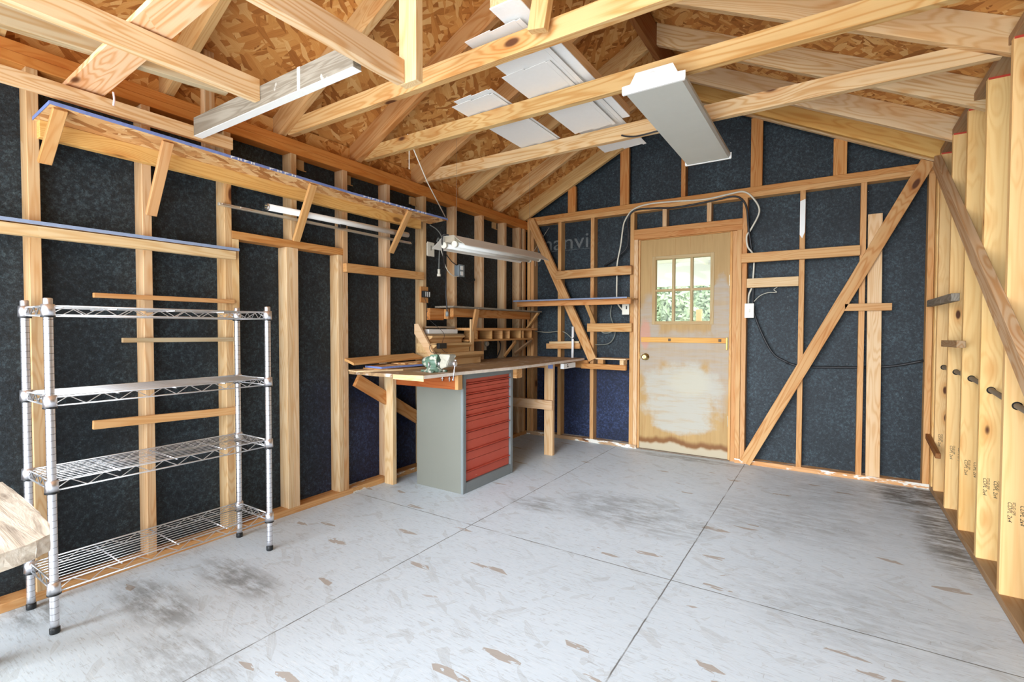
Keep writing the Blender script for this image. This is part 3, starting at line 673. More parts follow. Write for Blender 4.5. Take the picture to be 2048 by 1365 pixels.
prism(bm, [c+ax*.075+sd*(-.036)+Vector((0, 0, .024)), c+ax*.125+sd*(-.036)+Vector((0, 0, .040)), c+ax*.140+sd*(-.036)+Vector((0, 0, .075)), c+ax*.150+sd*(-.04)+Vector((0, 0, .112)), c+ax*.158+sd*(-.04)+Vector((0, 0, .122)), c+ax*.064+sd*(-.04)+Vector((0, 0, .122)), c+ax*.068+sd*(-.04)+Vector((0, 0, .104)), c+ax*.085+sd*(-.03)+Vector((0, 0, .085)), c+ax*.062+sd*(-.03)+Vector((0, 0, .06))], sd*.074)
bmesh.ops.bevel(bm, geom=list(bm.edges), offset=.005, segments=2, affect='EDGES'); link('moving_jaw', bm, VISEW, t)
bm = bmesh.new(); lathe(bm, [(.018, 0), (.018, .02)], c+ax*.035+Vector((0, 0, .056)), ax, 14); lathe(bm, [(.013, .05), (.013, .12), (.019, .122), (.019, .142), (.010, .146)], c+ax*.035+Vector((0, 0, .060)), ax, 14)
link('screw', bm, CHROME, t)
bm = bmesh.new(); hp = c+ax*.168+Vector((0, 0, .060)); tube(bm, [hp+sd*(.01)+Vector((0, 0, .022)), hp+sd*(-.02)+Vector((0, 0, -.105))], .0045, 8, False)
for q in (hp+sd*(.01)+Vector((0, 0, .022)), hp+sd*(-.02)+Vector((0, 0, -.105))): bmesh.ops.create_uvsphere(bm, u_segments=10, v_segments=8, radius=.008, matrix=Matrix.Translation(q))
link('handle', bm, CHROME, t, smooth=True)
bm = bmesh.new(); tube(bm, [c+sd*(-.046)+ax*(-.01)+Vector((0, 0, .03)), c+sd*(-.046)+ax*(-.01)+Vector((0, 0, .068))], .006, 8, False); link('lock_lever', bm, CHROME, t)
for k, (x, y) in enumerate(((.56, -2.045), (.62, -2.04))):
    bm = bmesh.new(); tube(bm, [(x, y-.0, .800), (x, y, .846)], .005, 8, False); lathe(bm, [(.011, 0), (.011, .008)], (x, y, .815), seg=6); link('mounting_bolt', bm, CHROME, t)

# boards lying on the bench
def slab(name, pts, z, th, mat, label, cat, tint=None, tilt=None):
    c_ = sum((Vector((x, y, z)) for x, y in pts), Vector())/len(pts)
    M = Matrix(((0, 1, 0, c_.x), (1, 0, 0, c_.y), (0, 0, -1, z), (0, 0, 0, 1)))
    if tilt: M = Matrix.Translation((c_.x, c_.y, z)) @ Matrix.Rotation(tilt[0], 4, 'Y') @ Matrix.Rotation(tilt[1], 4, 'X') @ Matrix.Translation((-c_.x, -c_.y, -z)) @ M
    M0 = Matrix(((0, 1, 0, c_.x), (1, 0, 0, c_.y), (0, 0, -1, z), (0, 0, 0, 1))).inverted()
    b = bmesh.new(); prism(b, [M0 @ Vector((x, y, z)) for x, y in pts], M0.to_3x3() @ Vector((0, 0, th)))
    return tag(link(name, b, mat, None, jit(T[tint]) if tint else None, M), label, cat)
slab('panel', [(.03, -2.41), (.135, -2.44), (.21, -2.34), (.30, -2.16), (.26, -1.86), (.06, -1.86)], .8685, .010, CLEAR, 'bottom thin pale panel with rounded corner on the left end of the bench', 'panel', 'pale')
slab('panel', [(.05, -2.30), (.20, -2.315), (.24, -2.25), (.22, -1.98), (.05, -1.98)], .8790, .008, CLEAR, 'second thin panel sandwiched below the blue edged board', 'panel', 'warm')
t = thing('blue_edged_board', 'short strand board offcut with blue edge lying on the bench left of the vise', 'board', (.2, -2.05, .89))
b2 = [(.02, -2.10), (.06, -2.29), (.235, -2.30), (.30, -1.74), (.05, -1.72)]
bm = bmesh.new(); prism(bm, [(x, y, .8875) for x, y in b2], (0, 0, .013)); link('board', bm, OSBP, t)
bm = bmesh.new(); prism(bm, [(.061, -2.2905, .8875), (.236, -2.3005, .8875), (.236, -2.3005, .9005), (.061, -2.2905, .9005)], (0, -.002, 0)); prism(bm, [(.236, -2.3005, .8875), (.301, -1.74, .8875), (.301, -1.74, .9005), (.236, -2.3005, .9005)], (.002, 0, 0)); link('painted_edge', bm, BLUEP, t)
slab('offcut', [(.06, -2.05), (.22, -2.06), (.25, -1.80), (.06, -1.78)], .9012, .008, OSBP, 'small strand board scrap on top of the blue edged board', 'board')
nb('long_plank', (.06, -2.43, .935), (.055, -1.76, .945), .10, .018, (1, 0, -.30), 'long plank leaning along the wall at the back of the bench pile', 'plank', 'warm', PINE)
tag(box('bench_lip', .03, .17, -2.374, -2.345, .8475, .866, BLUEP, None), 'dark blue strip under the panels at the left bench end', 'strip') if False else None

# stepped tool rack on the bench
t = thing('stepped_rack', 'stepped wooden tool rack standing against the wall behind the vise', 'rack', (.1, -1.5, .868))
def step(x0, x1, z0, z1, y0, y1, n='step_board'):
    b = bmesh.new(); h_ = z1-z0; pr_ = [(x0, z0), (x1+.012, z0), (x1+.012, z0+h_*.50), (x1+.022, z0+h_*.56), (x1+.040, z0+h_*.72), (x1+.045, z0+h_*.78), (x1+.045, z1), (x0, z1)]
    cc = Vector(((x0+x1)/2, (y0+y1)/2, z0)); M = Matrix(((0, 0, 1, cc.x), (1, 0, 0, cc.y), (0, 1, 0, cc.z), (0, 0, 0, 1))); Mi = M.inverted()
    prism(b, [Mi @ Vector((x, y0, z)) for x, z in pr_], Mi.to_3x3() @ Vector((0, y1-y0, 0))); return link(n, b, CLEAR, t, jit(lin(214, 178, 128), .05), M)
step(.003, .11, 1.045, 1.105, -1.70, -1.29); step(.003, .17, .968, 1.044, -1.72, -1.26); step(.003, .24, .869, .967, -1.70, -1.19)
b = bmesh.new(); prism(b, [(.003, -1.745, 1.20), (.045, -1.745, 1.20), (.275, -1.745, .875), (.235, -1.745, .870), (.003, -1.745, 1.12)], (0, .02, 0)); link('side_panel', b, CLEAR, t, jit(T['pale']))
box('top_shelf', .003, .09, -1.70, -1.22, 1.106, 1.118, CLEAR, t, 'grey'); box('back_cleat', .0005, .02, -1.62, -1.25, 1.165, 1.182, CLEAR, t, 'grey')
tag(box('white_box', .022, .075, -1.655, -1.285, 1.1185, 1.158, WHITEP, None, bev=.004), 'long white box on the top of the stepped tool rack', 'box')

# pipe and white block at the right end
t = thing('pipe', 'upright white pipe with a black band standing on the bench', 'pipe', (.60, -.075, .868))
tubeobj('pipe_tube', [(.602, -.095, .8685), (.592, -.068, 1.185)], .0125, WHITEM, t, 14, False); tubeobj('band', [(.5965, -.0775, 1.060), (.5955, -.0750, 1.075)], .0140, BLACKP, t, 14, False)
t = thing('white_block', 'white painted block with a black mark under the right end of the bench', 'block', (.72, -.40, .80))
box('block', .70, .735, -.55, -.30, .79, .838, FOAM, t); bm = bmesh.new()
addbox(bm, .7355, .7362, -.47, -.463, .80, .832); addbox(bm, .7355, .7362, -.482, -.463, .822, .829); addbox(bm, .7355, .7362, -.482, -.452, .806, .812); link('black_mark', bm, BLACKP, t)

# ------------------------------------------------------------------ wire shelving
t = thing('wire_shelving', 'chrome wire shelving unit standing against the left wall', 'shelving', (.2, -3.6, 0))
PX = {'f': (.350, 0), 'r': (.056, 0)}; PY = (-4.025, -3.178)
for fx in (.352, .056):
    for i, y in enumerate(PY):
        x = fx-(.006 if i == 0 else -.006)
        bm = bmesh.new(); pr_ = [(.0142, .02)]; z = .05
        while z < 1.25: pr_ += [(.0142, z), (.0142, z+.0018)]; z += .0254
        lathe(bm, pr_+[(.0142, 1.272), (.0120, 1.275)], (x, y, 0), seg=20); bm.faces.ensure_lookup_table()
        for k, f in enumerate(bm.faces):
            if (k//20) % 2 == 1 and k//20 < len(pr_): f.material_index = 1
        for f in bm.faces:
            if max(v.co.z for v in f.verts) > 1.26 and min(v.co.z for v in f.verts) > 1.26: f.smooth = False
        post = link('post', bm, (CHROME, RINGM), t)
        bm = bmesh.new(); lathe(bm, [(.0155, 0), (.0165, .004), (.0165, .02), (.0145, .024)], (x, y, 0), seg=16); link('foot_cap', bm, BLACKP, post)
SZ = (1.246, .902, .580, .192)
for zt in SZ:
    x0, x1, y0, y1 = .056, .352, PY[0], PY[1]; zb = zt-.034; r = .0031; bm = bmesh.new()
    for x in (x0, x1):
        for z, rr in ((zt, .0034), (zb, .0034)): tube(bm, [(x, y0, z), (x, y1, z)], rr, 6, False)
        n = 16; tube(bm, [(x, y0+(y1-y0)*(k/n), zt if k % 2 else zb) for k in range(n+1)], .0022, 5, False)
    for y in (y0, y1):
        for z, rr in ((zt, .0034), (zb, .0034)): tube(bm, [(x0, y, z), (x1, y, z)], rr, 6, False)
        n = 8; tube(bm, [(x0+(x1-x0)*(k/n), y, zt if k % 2 else zb) for k in range(n+1)], .0022, 5, False)
    frame = link('wire_shelf', bm, WIRE, t)
    bm = bmesh.new()
    for k in range(1, 10): x = x0+(x1-x0)*k/10; tube(bm, [(x, y0, zt-.001), (x, y1, zt-.001)], .0017, 5, False)
    link('deck_wires', bm, WIRE, frame)
    for k in (1, 2, 3): y = y0+(y1-y0)*k/4; tubeobj('cross_wire', [(x0, y, zt-.0065), (x1, y, zt-.0065)], .0030, CHROME, frame, 6, False)
    for x in (x0, x1):
        for i, y in enumerate((y0, y1)):
            bm = bmesh.new(); xx = x-(.006 if i == 0 else -.006)
            lathe(bm, [(.0215, zb-.004), (.0200, zt+.006)], (xx, y, 0), seg=16); link('collar', bm, CHROME, frame)
            bm = bmesh.new(); lathe(bm, [(.0175, zb-.010), (.0222, zb-.0095), (.0222, zb-.0045), (.0175, zb-.0042)], (xx, y, 0), seg=16); link('sleeve', bm, BLACKP, frame)

# ------------------------------------------------------------------ lamp tube, rail and shop light
t = thing('wall_rail', 'long metal rail along the left wall under the high shelf', 'rail', (.03, -2.5, 1.84))
box('rail_channel', .003, .022, -3.245, -1.795, 1.829, 1.845, ALU, t); box('rail_lip', .0225, .030, -3.245, -1.795, 1.829, 1.833, ALU, t)
for y in (-3.20, -3.10, -1.85): box('slot_plate', .0225, .025, y-.03, y+.03, 1.836, 1.844, CHROME, t)
box('black_clip', .0305, .058, -2.49, -2.44, 1.838, 1.868, BLACKP, t)
t = thing('fluorescent_tube', 'spare white fluorescent tube resting on the metal wall rail', 'tube', (.05, -2.42, 1.862))
tubeobj('glass_tube', [(.052, -2.985, 1.868), (.052, -1.875, 1.886)], .0195, WHITEP, t, 18, False)
for ya, yb, za, zb in ((-2.998, -2.986, 1.868, 1.868), (-1.874, -1.862, 1.886, 1.886)):
    tubeobj('end_cap', [(.052, ya, za), (.052, yb, zb)], .0185, CHROME, t, 18, False)
    for dz in (-.007, .007):
        s = -1 if ya < -2.5 else 1; y_ = ya if s < 0 else yb
        tubeobj('pin', [(.052, y_, za+dz), (.052, y_+.008*s, za+dz)], .0018, BRASS, t, 6, False)

t = thing('shop_light', 'hanging two tube shop light over the workbench', 'light', (.47, -1.28, 1.82))
LM = Matrix.Translation((.475, -1.265, 1.805)) @ Matrix.Rotation(math.radians(1.6), 4, 'X')
bm = bmesh.new(); prof = [(-.155, -.035), (-.150, -.028), (-.085, .016), (-.052, .045), (.052, .045), (.085, .016), (.150, -.028), (.155, -.035)]
for i in range(len(prof)-1):
    (xa, za), (xb, zb) = prof[i], prof[i+1]
    prism(bm, [(xa, -.62, za), (xb, -.62, zb), (xb, -.62, zb+.0015), (xa, -.62, za+.0015)], (0, 1.24, 0))
link('reflector', bm, plain('white_reflector', lin(232, 228, 218), .4, var=.05), t, mw=LM)
bm = bmesh.new(); addbox(bm, -.045, .045, -.60, .60, .005, .0445); link('ballast_cover', bm, ALU, t, mw=LM)
for x in (-.05, .05):
    bm = bmesh.new(); tube(bm, [(x, -.59, -.018), (x, .59, -.018)], .0185, 16, False); link('lamp_tube', bm, WHITEP, t, mw=LM)
    for y in (-.612, .592):
        bm = bmesh.new(); tube(bm, [(x, y, -.016), (x, y+.02, -.016)], .023, 14, False); link('lamp_holder', bm, IVORY, t, mw=LM)
for y0_ in (-.52, .52):
    pz = LM @ Vector((0, y0_, .0465)); tubeobj('hanging_wire', [pz, (pz.x, pz.y, RB(pz.x)-.001)], .0008, GREYC, t, 5, False)

t = thing('ceiling_light', 'long grey box ceiling light fixed under two joists', 'light', (2.1, -1.76, 2.3))
cx, y0, y1, zb = 2.108, -2.375, -1.172, 2.268
def fixprof(w0, w1, z0, z1): return [(-w0, z0), (w0, z0), (w1, z1), (-w1, z1)]
bm = bmesh.new(); prism(bm, [(cx+x, y0+.012, z) for x, z in [(-.128, zb), (.128, zb), (.138, zb+.016), (.138, zb+.034), (-.138, zb+.034), (-.138, zb+.016)]], (0, y1-y0-.024, 0)); link('lens', bm, LENS, t)
bm = bmesh.new(); prism(bm, [(cx+x, y0+.02, z) for x, z in [(-.10, zb+.0345), (.10, zb+.0345), (.075, JZ0-.001), (-.075, JZ0-.001)]], (0, y1-y0-.04, 0)); link('housing', bm, WHITEM, t)
for ya, yb in ((y0, y0+.011), (y1-.011, y1)):
    bm = bmesh.new(); pp = [(-.142, zb-.004), (.142, zb-.004), (.145, zb+.004), (.145, zb+.036), (.112, zb+.038), (.090, JZ0-.004), (-.080, JZ0-.004), (-.105, zb+.038), (-.145, zb+.036), (-.145, zb+.004)]
    prism(bm, [(cx+x, ya, z) for x, z in pp], (0, yb-ya, 0)); e = link('end_cap', bm, WHITEM, t)
    if ya == y0:
        for z in (zb+.010, zb+.024): box('cap_ridge', cx-.140, cx+.140, ya-.004, ya-.0002, z-.003, z+.003, WHITEM, e)
        bm = bmesh.new(); lathe(bm, [(.012, 0), (.012, .001), (.009, .001)], (cx, ya-.0002, zb+.058), (0, -1, 0), 16); link('knockout', bm, WHITEM, e)
tag(tubeobj('light_cord', [(1.972, -1.665, 2.338), (1.92, -1.668, 2.345), (1.85, -1.668, 2.342), (1.78, -1.660, 2.346), (1.72, -1.653, 2.362), (1.69, -1.650, 2.375)], .005, BLACKC), 'short dark cord looping from the grey ceiling light to a joist', 'cord')

# ------------------------------------------------------------------ siding stacked on the joists
def siding(x0, x1, y0, y1, z, label, steps=2, yaw=0):
    M = Matrix.Translation(((x0+x1)/2, (y0+y1)/2, z)) @ Matrix.Rotation(yaw, 4, 'Z'); b = bmesh.new(); w = x1-x0; L = y1-y0
    xs = -w/2
    prof = [(xs, .000), (xs+w*.47, .0085), (xs+w*.475, .000), (xs+w*.90, .0085), (xs+w*.93, .002), (xs+w, .006)]
    for (xa, za), (xb, zb_) in zip(prof, prof[1:]): prism(b, [(xa, -L/2, za), (xb, -L/2, zb_), (xb, -L/2, zb_+.0018), (xa, -L/2, za+.0018)], (0, L, 0))
    for k in range(int(L/.05)): pass
    return tag(link('siding_piece', b, SIDING, mw=M), label, 'siding', None)
siding(1.405, 1.70, -2.86, -2.0, 2.452, 'white siding piece near the ridge side, overlapped at its far end')
siding(1.375, 1.655, -2.52, -1.66, 2.4465, 'upper white siding piece lying lowest, with a torn near edge')
siding(1.39, 1.70, -2.28, -1.19, 2.462, 'white siding piece reaching the farthest joist beside the light')
siding(.945, 1.235, -2.40, -1.59, 2.4465, 'lone white siding piece lying across two joists toward the left wall')
siding(.985, 1.245, -2.43, -1.62, 2.456, 'second white siding piece nested on the lone one toward the left')
t = thing('foam_board', 'white bottomed foam board with tan sides lying on the joists', 'board', (1.70, -2.3, 2.46))
box('foam_sheet', 1.61, 1.748, -2.955, -1.66, 2.475, 2.481, FOAM, t); box('wood_backing', 1.612, 1.746, -2.955, -1.66, 2.4812, 2.535, CLEAR, t, 'pale')

# ------------------------------------------------------------------ overhead storage frame near the front left
K = .78
FY = -3.4425                                          # rear face line of the frame
nb('frame_rail', (.215, -5.2, 2.105), (.215, -3.275, 2.105), .060, .030, (0, 0, 1), 'pale rail of the overhead frame running along the left wall', 'rail', 'pale', PINE2)
nb('hanger', (.180, -3.372, 2.05), (.180, -3.372, RB(.18)+.10), .050, .038, (0, 1, 0), 'weathered upright hanger behind the end of the overhead rail', 'hanger', 'brown', PINE2)
t = thing('cross_board', 'grey stained board with white painted bottom edge across the overhead frame', 'board', (.8, FY, 2.1))
box('board', .232, 1.385, FY-.019, FY+.019, 2.085, 2.172, GREYW, t); box('painted_edge', .231, 1.385, FY-.0195, FY+.0195, 2.083, 2.0848, WHITEP, t); box('paint_drip', 1.06, 1.078, FY-.0202, FY-.0192, 2.085, 2.172, WHITEP, t, bev=0)
nb('frame_board', (.785, -5.2, 2.153), (.785, FY-.0195, 2.153), .089, .038, (0, 0, 1), 'bright board of the overhead frame butting the grey cross board', 'board', 'fresh', PINE2)
nb('frame_board', (.30, -4.75, 2.232), (.535, -3.46, 2.247), .089, .038, (0, 0, 1), 'greyish board lying behind the bright overhead board', 'board', 'grey', PINE2)
nb('frame_board', (1.409, -5.2, 2.145), (1.409, -3.255, 2.145), .089, .038, (0, 0, 1), 'bright board of the overhead frame meeting the upright hanger', 'board', 'fresh', PINE2)
nb('hanger', (1.442, -3.235, 2.100), (1.442, -3.235, RB(1.44)), .089, .038, (1, 0, 0), 'bright upright hanger at the right end of the overhead frame', 'hanger', 'fresh', CLEAR)
nb('cross_plank', (.17, -3.862, 2.150), (1.6, -3.826, 2.298), .125, .020, (0, 1, 0), 'pinkish wide plank resting across the overhead rail', 'plank', lin(232, 190, 150), PINE2)
tag(tubeobj('string', [(.30, -3.797, 2.14), (.302, -3.795, 2.11), (.298, -3.797, 2.085)], .004, plain('pink_string', lin(236, 206, 206), .8)), 'short pink string hanging from the pinkish overhead plank', 'string')

# ------------------------------------------------------------------ ropes, cords and boxes
bm = bmesh.new(); tube(bm, [(.44, -2.25, 2.447), (.432, -2.2125, 2.44), (.45, -2.205, 2.36), (.36, -1.98, 2.22), (.232, -1.63, 2.046)], .0040, 6, False)
tag(link('rope', bm, ROPEM), 'white rope tied from the middle joist down to the high shelf corner', 'rope')
tag(tubeobj('rope_end', [(.415, -2.2112, 2.43), (.413, -2.209, 2.33), (.412, -2.209, 2.235)], .0032, ROPEM, None, 6), 'loose rope end dangling from the middle joist', 'rope')
def outlet(name, label, c, n, sz=(.07, .115), depth=.045, body=IVORY, cat='outlet', switch=False):
    """c centre of the wall side, n outward (unit, axis aligned)"""
    n = Vector(n); u = Vector((abs(n.y), abs(n.x), 0)); c = Vector(c); t_ = thing(name, label, cat, c)
    def bb(nm, hw, hz, d0, d1, mat, du=0, dz=0, par=None):
        a = c+u*(du-hw)+n*d0; b = c+u*(du+hw)+n*d1
        return box(nm, min(a.x, b.x), max(a.x, b.x), min(a.y, b.y), max(a.y, b.y), c.z+dz-hz, c.z+dz+hz, mat, par or t_, None, .002)
    bb('box', sz[0]*.44, sz[1]*.44, 0, depth, body); pl = bb('cover_plate', sz[0]/2, sz[1]/2, depth, depth+.006, body)
    return t_, bb
o_, bb = outlet('outlet', 'ivory outlet box right of the door frame', (2.222, .028, 1.322), (0, -1, 0), (.072, .122))
bb('screw', .003, .003, .051, .0525, BRASS); bb('toggle', .006, .012, .051, .060, IVORY, 0, .0)
o_, bb = outlet('outlet', 'ivory switch box left of the door at knob side', (1.135, .020, 1.358), (0, -1, 0), (.070, .112)); bb('slot', .006, .016, .051, .052, BLACKP, .01, .012)
o_, bb = outlet('outlet', 'ivory outlet plate beside the stud left of the shop light', (-.045, -1.556, 1.822), (1, 0, 0), (.084, .116), .05); bb('slot', .003, .02, .056, .057, BLACKP, 0, .01)
o_, bb = outlet('junction_box', 'grey metal outlet box hanging on cords by the shop light', (.005, -1.213, 1.675), (1, 0, 0), (.080, .108), .05, plain('grey_steel_box', lin(140, 152, 158), .5, .4), 'box')
for dz in (.024, -.024): bb('receptacle', .016, .018, .056, .060, WHITEP, 0, dz)
t = thing('black_wall_box', 'small black connector block on the stud left of the hanging cords', 'connector', (.0, -1.64, 1.45)); box('backing_board', .0005, .018, -1.685, -1.597, 1.375, 1.505, PINE, t, 'orange'); box('connector', .0185, .045, -1.678, -1.60, 1.417, 1.468, BLACKP, t)
for k in range(3): box('contact', .0455, .047, -1.66+k*.022, -1.652+k*.022, 1.422, 1.462, WHITEP, t)
t = thing('black_adapter', 'small black power adapter clipped to the stepped tool rack', 'adapter', (.2, -1.74, 1.06)); box('adapter_box', .2165, .245, -1.72, -1.63, 1.005, 1.047, BLACKP, t)
tubeobj('adapter_lead', [(.235, -1.68, 1.0045), (.26, -1.68, .985), (.296, -1.68, .972)], .002, BLACKC, t, 5)
tag(tubeobj('thin_wire', [(.046, -1.675, 1.418), (.05, -1.64, 1.33), (.05, -1.65, 1.26), (.10, -1.60, 1.19), (.19, -1.60, 1.12), (.23, -1.67, 1.049)], .0018, BLACKC, None, 5), 'thin black wire from the wall connector to the adapter', 'wire')
tag(tubeobj('thin_wire', [(.23, -1.7215, 1.04), (.22, -1.80, 1.03), (.24, -1.80, .98), (.296, -1.76, .972)], .0024, BLACKC, None, 5), 'black wire looping left of the adapter', 'wire')
t = thing('extension_cord', 'grey hanging cord with a plug end by the outlet plate', 'cord', (.05, -1.5, 1.9))
tubeobj('cord', [(.012, -1.57, 2.02), (.03, -1.50, 1.99), (.045, -1.46, 1.93), (.045, -1.50, 1.885), (.05, -1.525, 1.89), (.05, -1.505, 1.92), (.05, -1.49, 1.86), (.052, -1.50, 1.78), (.052, -1.505, 1.66)], .0045, plain('grey_cord', lin(120, 124, 120), .6), t, 7)
bm = bmesh.new(); tube(bm, [(.052, -1.505, 1.66), (.052, -1.505, 1.62)], .011, 10, False); tube(bm, [(.052, -1.505, 1.6195), (.052, -1.505, 1.60)], .016, 10, False); link('plug', bm, IVORY, t)
tag(tubeobj('cord', [(.052, -1.515, 1.875), (.05, -1.44, 1.82), (.05, -1.34, 1.745), (.045, -1.262, 1.72)], .004, BLACKC, None, 6), 'dark cord slanting from the outlet plate to the metal box', 'cord')
tag(tubeobj('cord', [(.055, -1.51, 1.87), (.052, -1.46, 1.79), (.05, -1.41, 1.68), (.05, -1.33, 1.625), (.05, -1.24, 1.622)], .0035, IVORY, None, 6), 'pale cord sagging below the dark one to the metal box', 'cord')
tag(tubeobj('cord', [(.045, -1.215, 1.618), (.035, -1.15, 1.585), (.02, -1.06, 1.575), (.0, -.95, 1.615), (-.05, -.90, 1.65)], .0055, BLACKC, None, 7), 'black cord curving right from the metal box behind a stud', 'cord')
t = thing('power_cord', 'long black cord hanging from the shop light end to a plug', 'cord', (.47, -1.88, 1.8))
tubeobj('cord', [(.475, -1.875, 1.84), (.45, -1.91, 1.835), (.40, -1.86, 1.76), (.26, -1.66, 1.58), (.21, -1.60, 1.45), (.21, -1.585, 1.30)], .0055, BLACKC, t, 7)
bm = bmesh.new(); tube(bm, [(.21, -1.585, 1.30), (.21, -1.585, 1.262)], .013, 10, False); tube(bm, [(.215, -1.590, 1.262), (.215, -1.590, 1.248)], .002, 5, False); tube(bm, [(.205, -1.580, 1.262), (.205, -1.580, 1.248)], .002, 5, False); link('plug', bm, plain('grey_plug', lin(128, 132, 130), .5), t)
tag(tubeobj('white_cable', [(1.11, -.012, 1.335), (1.055, -.012, 1.40), (1.035, -.004, 1.47), (1.032, .004, 1.65), (1.035, -.0, 1.80), (1.072, -.006, 1.98), (1.09, -.006, 2.12), (1.115, -.006, 2.22), (1.20, -.006, 2.315), (1.36, -.006, 2.345), (1.60, -.006, 2.335), (1.85, -.006, 2.318), (2.05, -.006, 2.335), (2.165, -.006, 2.338), (2.24, -.006, 2.27), (2.285, .01, 2.16), (2.225, .01, 2.02), (2.192, .0, 1.96), (2.20, .0, 1.87), (2.232, .01, 1.82), (2.245, .05, 1.77), (2.235, .05, 1.55), (2.21, .04, 1.46), (2.205, .05, 1.385)], .0075, WHITEC, None, 8), 'long white cable draped over the door top from switch to outlet', 'cable')
tag(tubeobj('black_cable', [(.88, .05, 1.80), (1.0, .03, 1.86), (1.12, .02, 1.95), (1.150, -.008, 2.08), (1.145, -.008, 2.22), (1.21, -.010, 2.30), (1.40, -.006, 2.298), (1.60, -.006, 2.280), (1.90, -.006, 2.295), (2.08, -.006, 2.310), (2.155, -.006, 2.27), (2.19, -.006, 2.19), (2.203, .0, 2.05), (2.225, .02, 1.87), (2.24, .06, 1.75), (2.24, .06, 1.45), (2.246, .05, 1.33), (2.30, .05, 1.16), (2.40, .05, .96), (2.52, .05, .88)], .0085, BLACKC, None, 8), 'black cable arching over the door and dropping on the right', 'cable')
tag(tubeobj('black_cable', [(2.50, .058, .885), (2.60, .06, .860), (2.75, .065, .858), (3.0, .07, .868), (3.05, .075, .868), (3.22, .07, .89), (3.385, .06, .935)], .009, BLACKC, None, 8), 'black cable running low along the wall right of the door', 'cable')
tag(tubeobj('thin_wire', [(2.255, .0, 1.40), (2.30, .03, 1.45), (2.36, .05, 1.475), (2.42, .05, 1.475), (2.40, .05, 1.50), (2.46, .05, 1.54)], .003, WHITEC, None, 5), 'thin white wire stub rising from the box right of the door', 'wire')
tag(tubeobj('grey_cable', [(.965, .04, 1.40), (.95, .05, 1.30), (1.00, .05, 1.13), (.94, .05, 1.02), (.80, .05, 1.0), (.78, .05, 1.005)], .005, plain('grey_sheath', lin(120, 122, 112), .6), None, 7), 'grey cable looping behind the lower board left of the door', 'cable')
tag(tubeobj('grey_cable', [(.83, .05, 1.16), (.88, .045, 1.125), (.95, .05, 1.13), (1.0, .05, 1.17)], .006, plain('grey_sheath_pale', lin(158, 158, 146), .6), None, 7), 'short pale cable bend hanging below the board left of the door', 'cable')
tag(tubeobj('grey_cable', [(.09, .03, 1.135), (.24, .03, 1.125), (.37, .04, 1.135), (.45, .05, 1.12), (.56, .05, 1.03)], .0045, plain('grey_sheath_thin', lin(150, 146, 130), .6), None, 7), 'thin grey cable crossing the back corner above the bench', 'cable')
tag(tubeobj('black_cable', [(-.03, -.50, 1.046), (.01, -.53, 1.0), (.012, -.545, .94), (.012, -.60, .872)], .006, BLACKC, None, 7), 'black cable dropping from the pigeonholes to the bench', 'cable')
t = thing('lamp_socket', 'little ivory lamp socket under the pigeonhole rack', 'socket', (-.05, -.70, 1.0)); box('socket_base', -.085, -.05, -.745, -.685, .95, 1.06, IVORY, t)
bm = bmesh.new(); lathe(bm, [(.026, 0), (.026, .02), (.018, .03)], (-.05, -.70, 1.015), (1, 0, 0), 14); link('socket_ring', bm, IVORY, t)
# wires by the back left corner
tag(tubeobj('hook_wire', [(.24, .06, 2.255), (.14, .0, 2.08), (.035, -.02, 1.92), (.12, -.03, 1.915), (.12, -.03, 1.84)], .002, WHITEC, None, 5, False), 'thin bent white wire in the back left corner', 'wire')
# name printed on the sheathing
M = Matrix(((1.20, 0, 0, .065), (0, 0, -1, .0891), (0, 1, 0, 2.012), (0, 0, 0, 1)))
PRINT = plain('faded_grey_print', lin(104, 108, 108), .8, var=.45, scale=60)
text('printed_word', 'manvi', .225, M, PRINT, wall_back)
box('printed_line', .12, .74, .0888, .0894, 1.998, 2.001, PRINT, wall_back, bev=0)
# peeled white paint on the stud right of the door
bm = bmesh.new(); prism(bm, [(2.5825, -.0004, 1.93), (2.600, -.0004, 1.90), (2.618, -.0004, 1.95), (2.6195, -.0004, 2.03), (2.6195, -.0004, 2.215), (2.5825, -.0004, 2.20)], (0, -.0006, 0)); link('white_paint_patch', bm, WHITEP, wall_back)

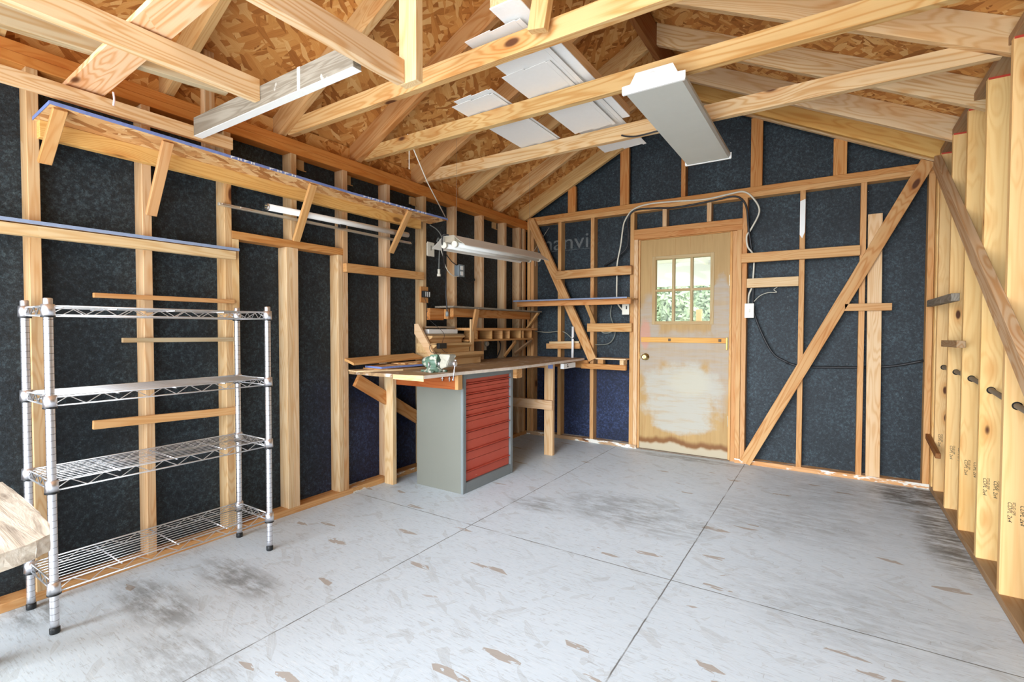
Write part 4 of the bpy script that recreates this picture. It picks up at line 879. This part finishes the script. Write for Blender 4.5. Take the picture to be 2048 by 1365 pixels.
# ------------------------------------------------------------------ right wall odds and ends
def peg(y0_, y1_, z, ln, label, tint, mat):
    pass
nb('peg_block', (W-.0195, .0, 1.352), (W-.0195, -.86, 1.352), .045, .038, (0, 0, 1), 'grey wooden arm sticking out along the right wall, upper one', 'block', lin(200, 196, 186), GREYW)
nb('peg_block', (W-.0195, -.59, 1.078), (W-.0195, -1.04, 1.085), .040, .038, (0, 0, 1), 'short grey wooden block on the right wall studs, below the long arm', 'block', 'brown', PINE2)
nb('peg_block', (W-.015, .0, .39), (W-.015, -.42, .335), .036, .028, (0, 0, 1), 'low dark slanted stick beside the right wall corner studs', 'stick', 'dark', PINE2)
t = thing('conduit', 'dark grey conduit threaded through holes in the right wall studs', 'conduit', (W+.04, -1, .88))
tubeobj('conduit_pipe', [(W+.040, .05, .905), (W+.040, -.9, .897), (W+.040, -1.6, .856), (W+.040, -2.4, .81)], .0125, GREYC, t, 10)
for i, y in enumerate(ry):
    if -2.3 < y < -.1:
        zc = .905-(.008*(-y)/.9 if y > -.9 else .008+(-y-.9)*.0586)
        bm = bmesh.new(); lathe(bm, [(.0175, 0), (.0175, .0012)], (W+.040, y-.0001, zc), (0, -1, 0), 16); link('stud_hole', bm, DARKM, t)
# wire tips and paper bits on the left wall
for (y, z, lab) in ((-2.70, 2.205, 'small tan paper scrap under the left top plate beside the third stud'), (-2.33, 2.205, 'tan paper scrap under the top plate left of the rope'), (-1.68, 2.195, 'torn paper tuft under the top plate above the high shelf end'), (-.52, 2.20, 'torn paper tuft under the top plate near the back corner')):
    bm = bmesh.new(); addbox(bm, -.0885, -.070, y-.03, y+.03, z-.02, z+.0395); addbox(bm, -.0695, -.067, y-.02, y+.045, z-.028, z-.022); tag(link('paper_scrap', bm, plain('tan_paper', lin(196, 160, 110), .8)), lab, 'paper')
# front left bench corner
t = thing('plank_bench', 'weathered thick plank bench end at the front left corner', 'bench', (.6, -4.6, 0))
pts = [(.30, -4.148), (.60, -4.155), (.80, -4.165), (.95, -4.178), (1.045, -4.20), (1.075, -4.235), (1.10, -4.30), (1.14, -4.40), (1.16, -5.1), (.30, -5.1)]
M = Matrix.Translation((.7, -4.6, .605)); bm = bmesh.new(); prism(bm, [Vector((x, y, .605))-M.translation for x, y in pts], (0, 0, -.045))
bmesh.ops.subdivide_edges(bm, edges=list(bm.edges), cuts=3)
rn = random.Random(3)
for v in bm.verts:
    if v.co.z < -.001 or True: v.co += Vector((rn.uniform(-.0015, .0015), rn.uniform(-.0015, .0015), rn.uniform(-.0008, .0008)))
link('plank_top', bm, SLABW, t, mw=M)
for x, y in ((.36, -4.9), (.36, -4.3), (.98, -4.9)): box('leg', x, x+.089, y, y+.038, 0, .558, PINE, t, 'stud')
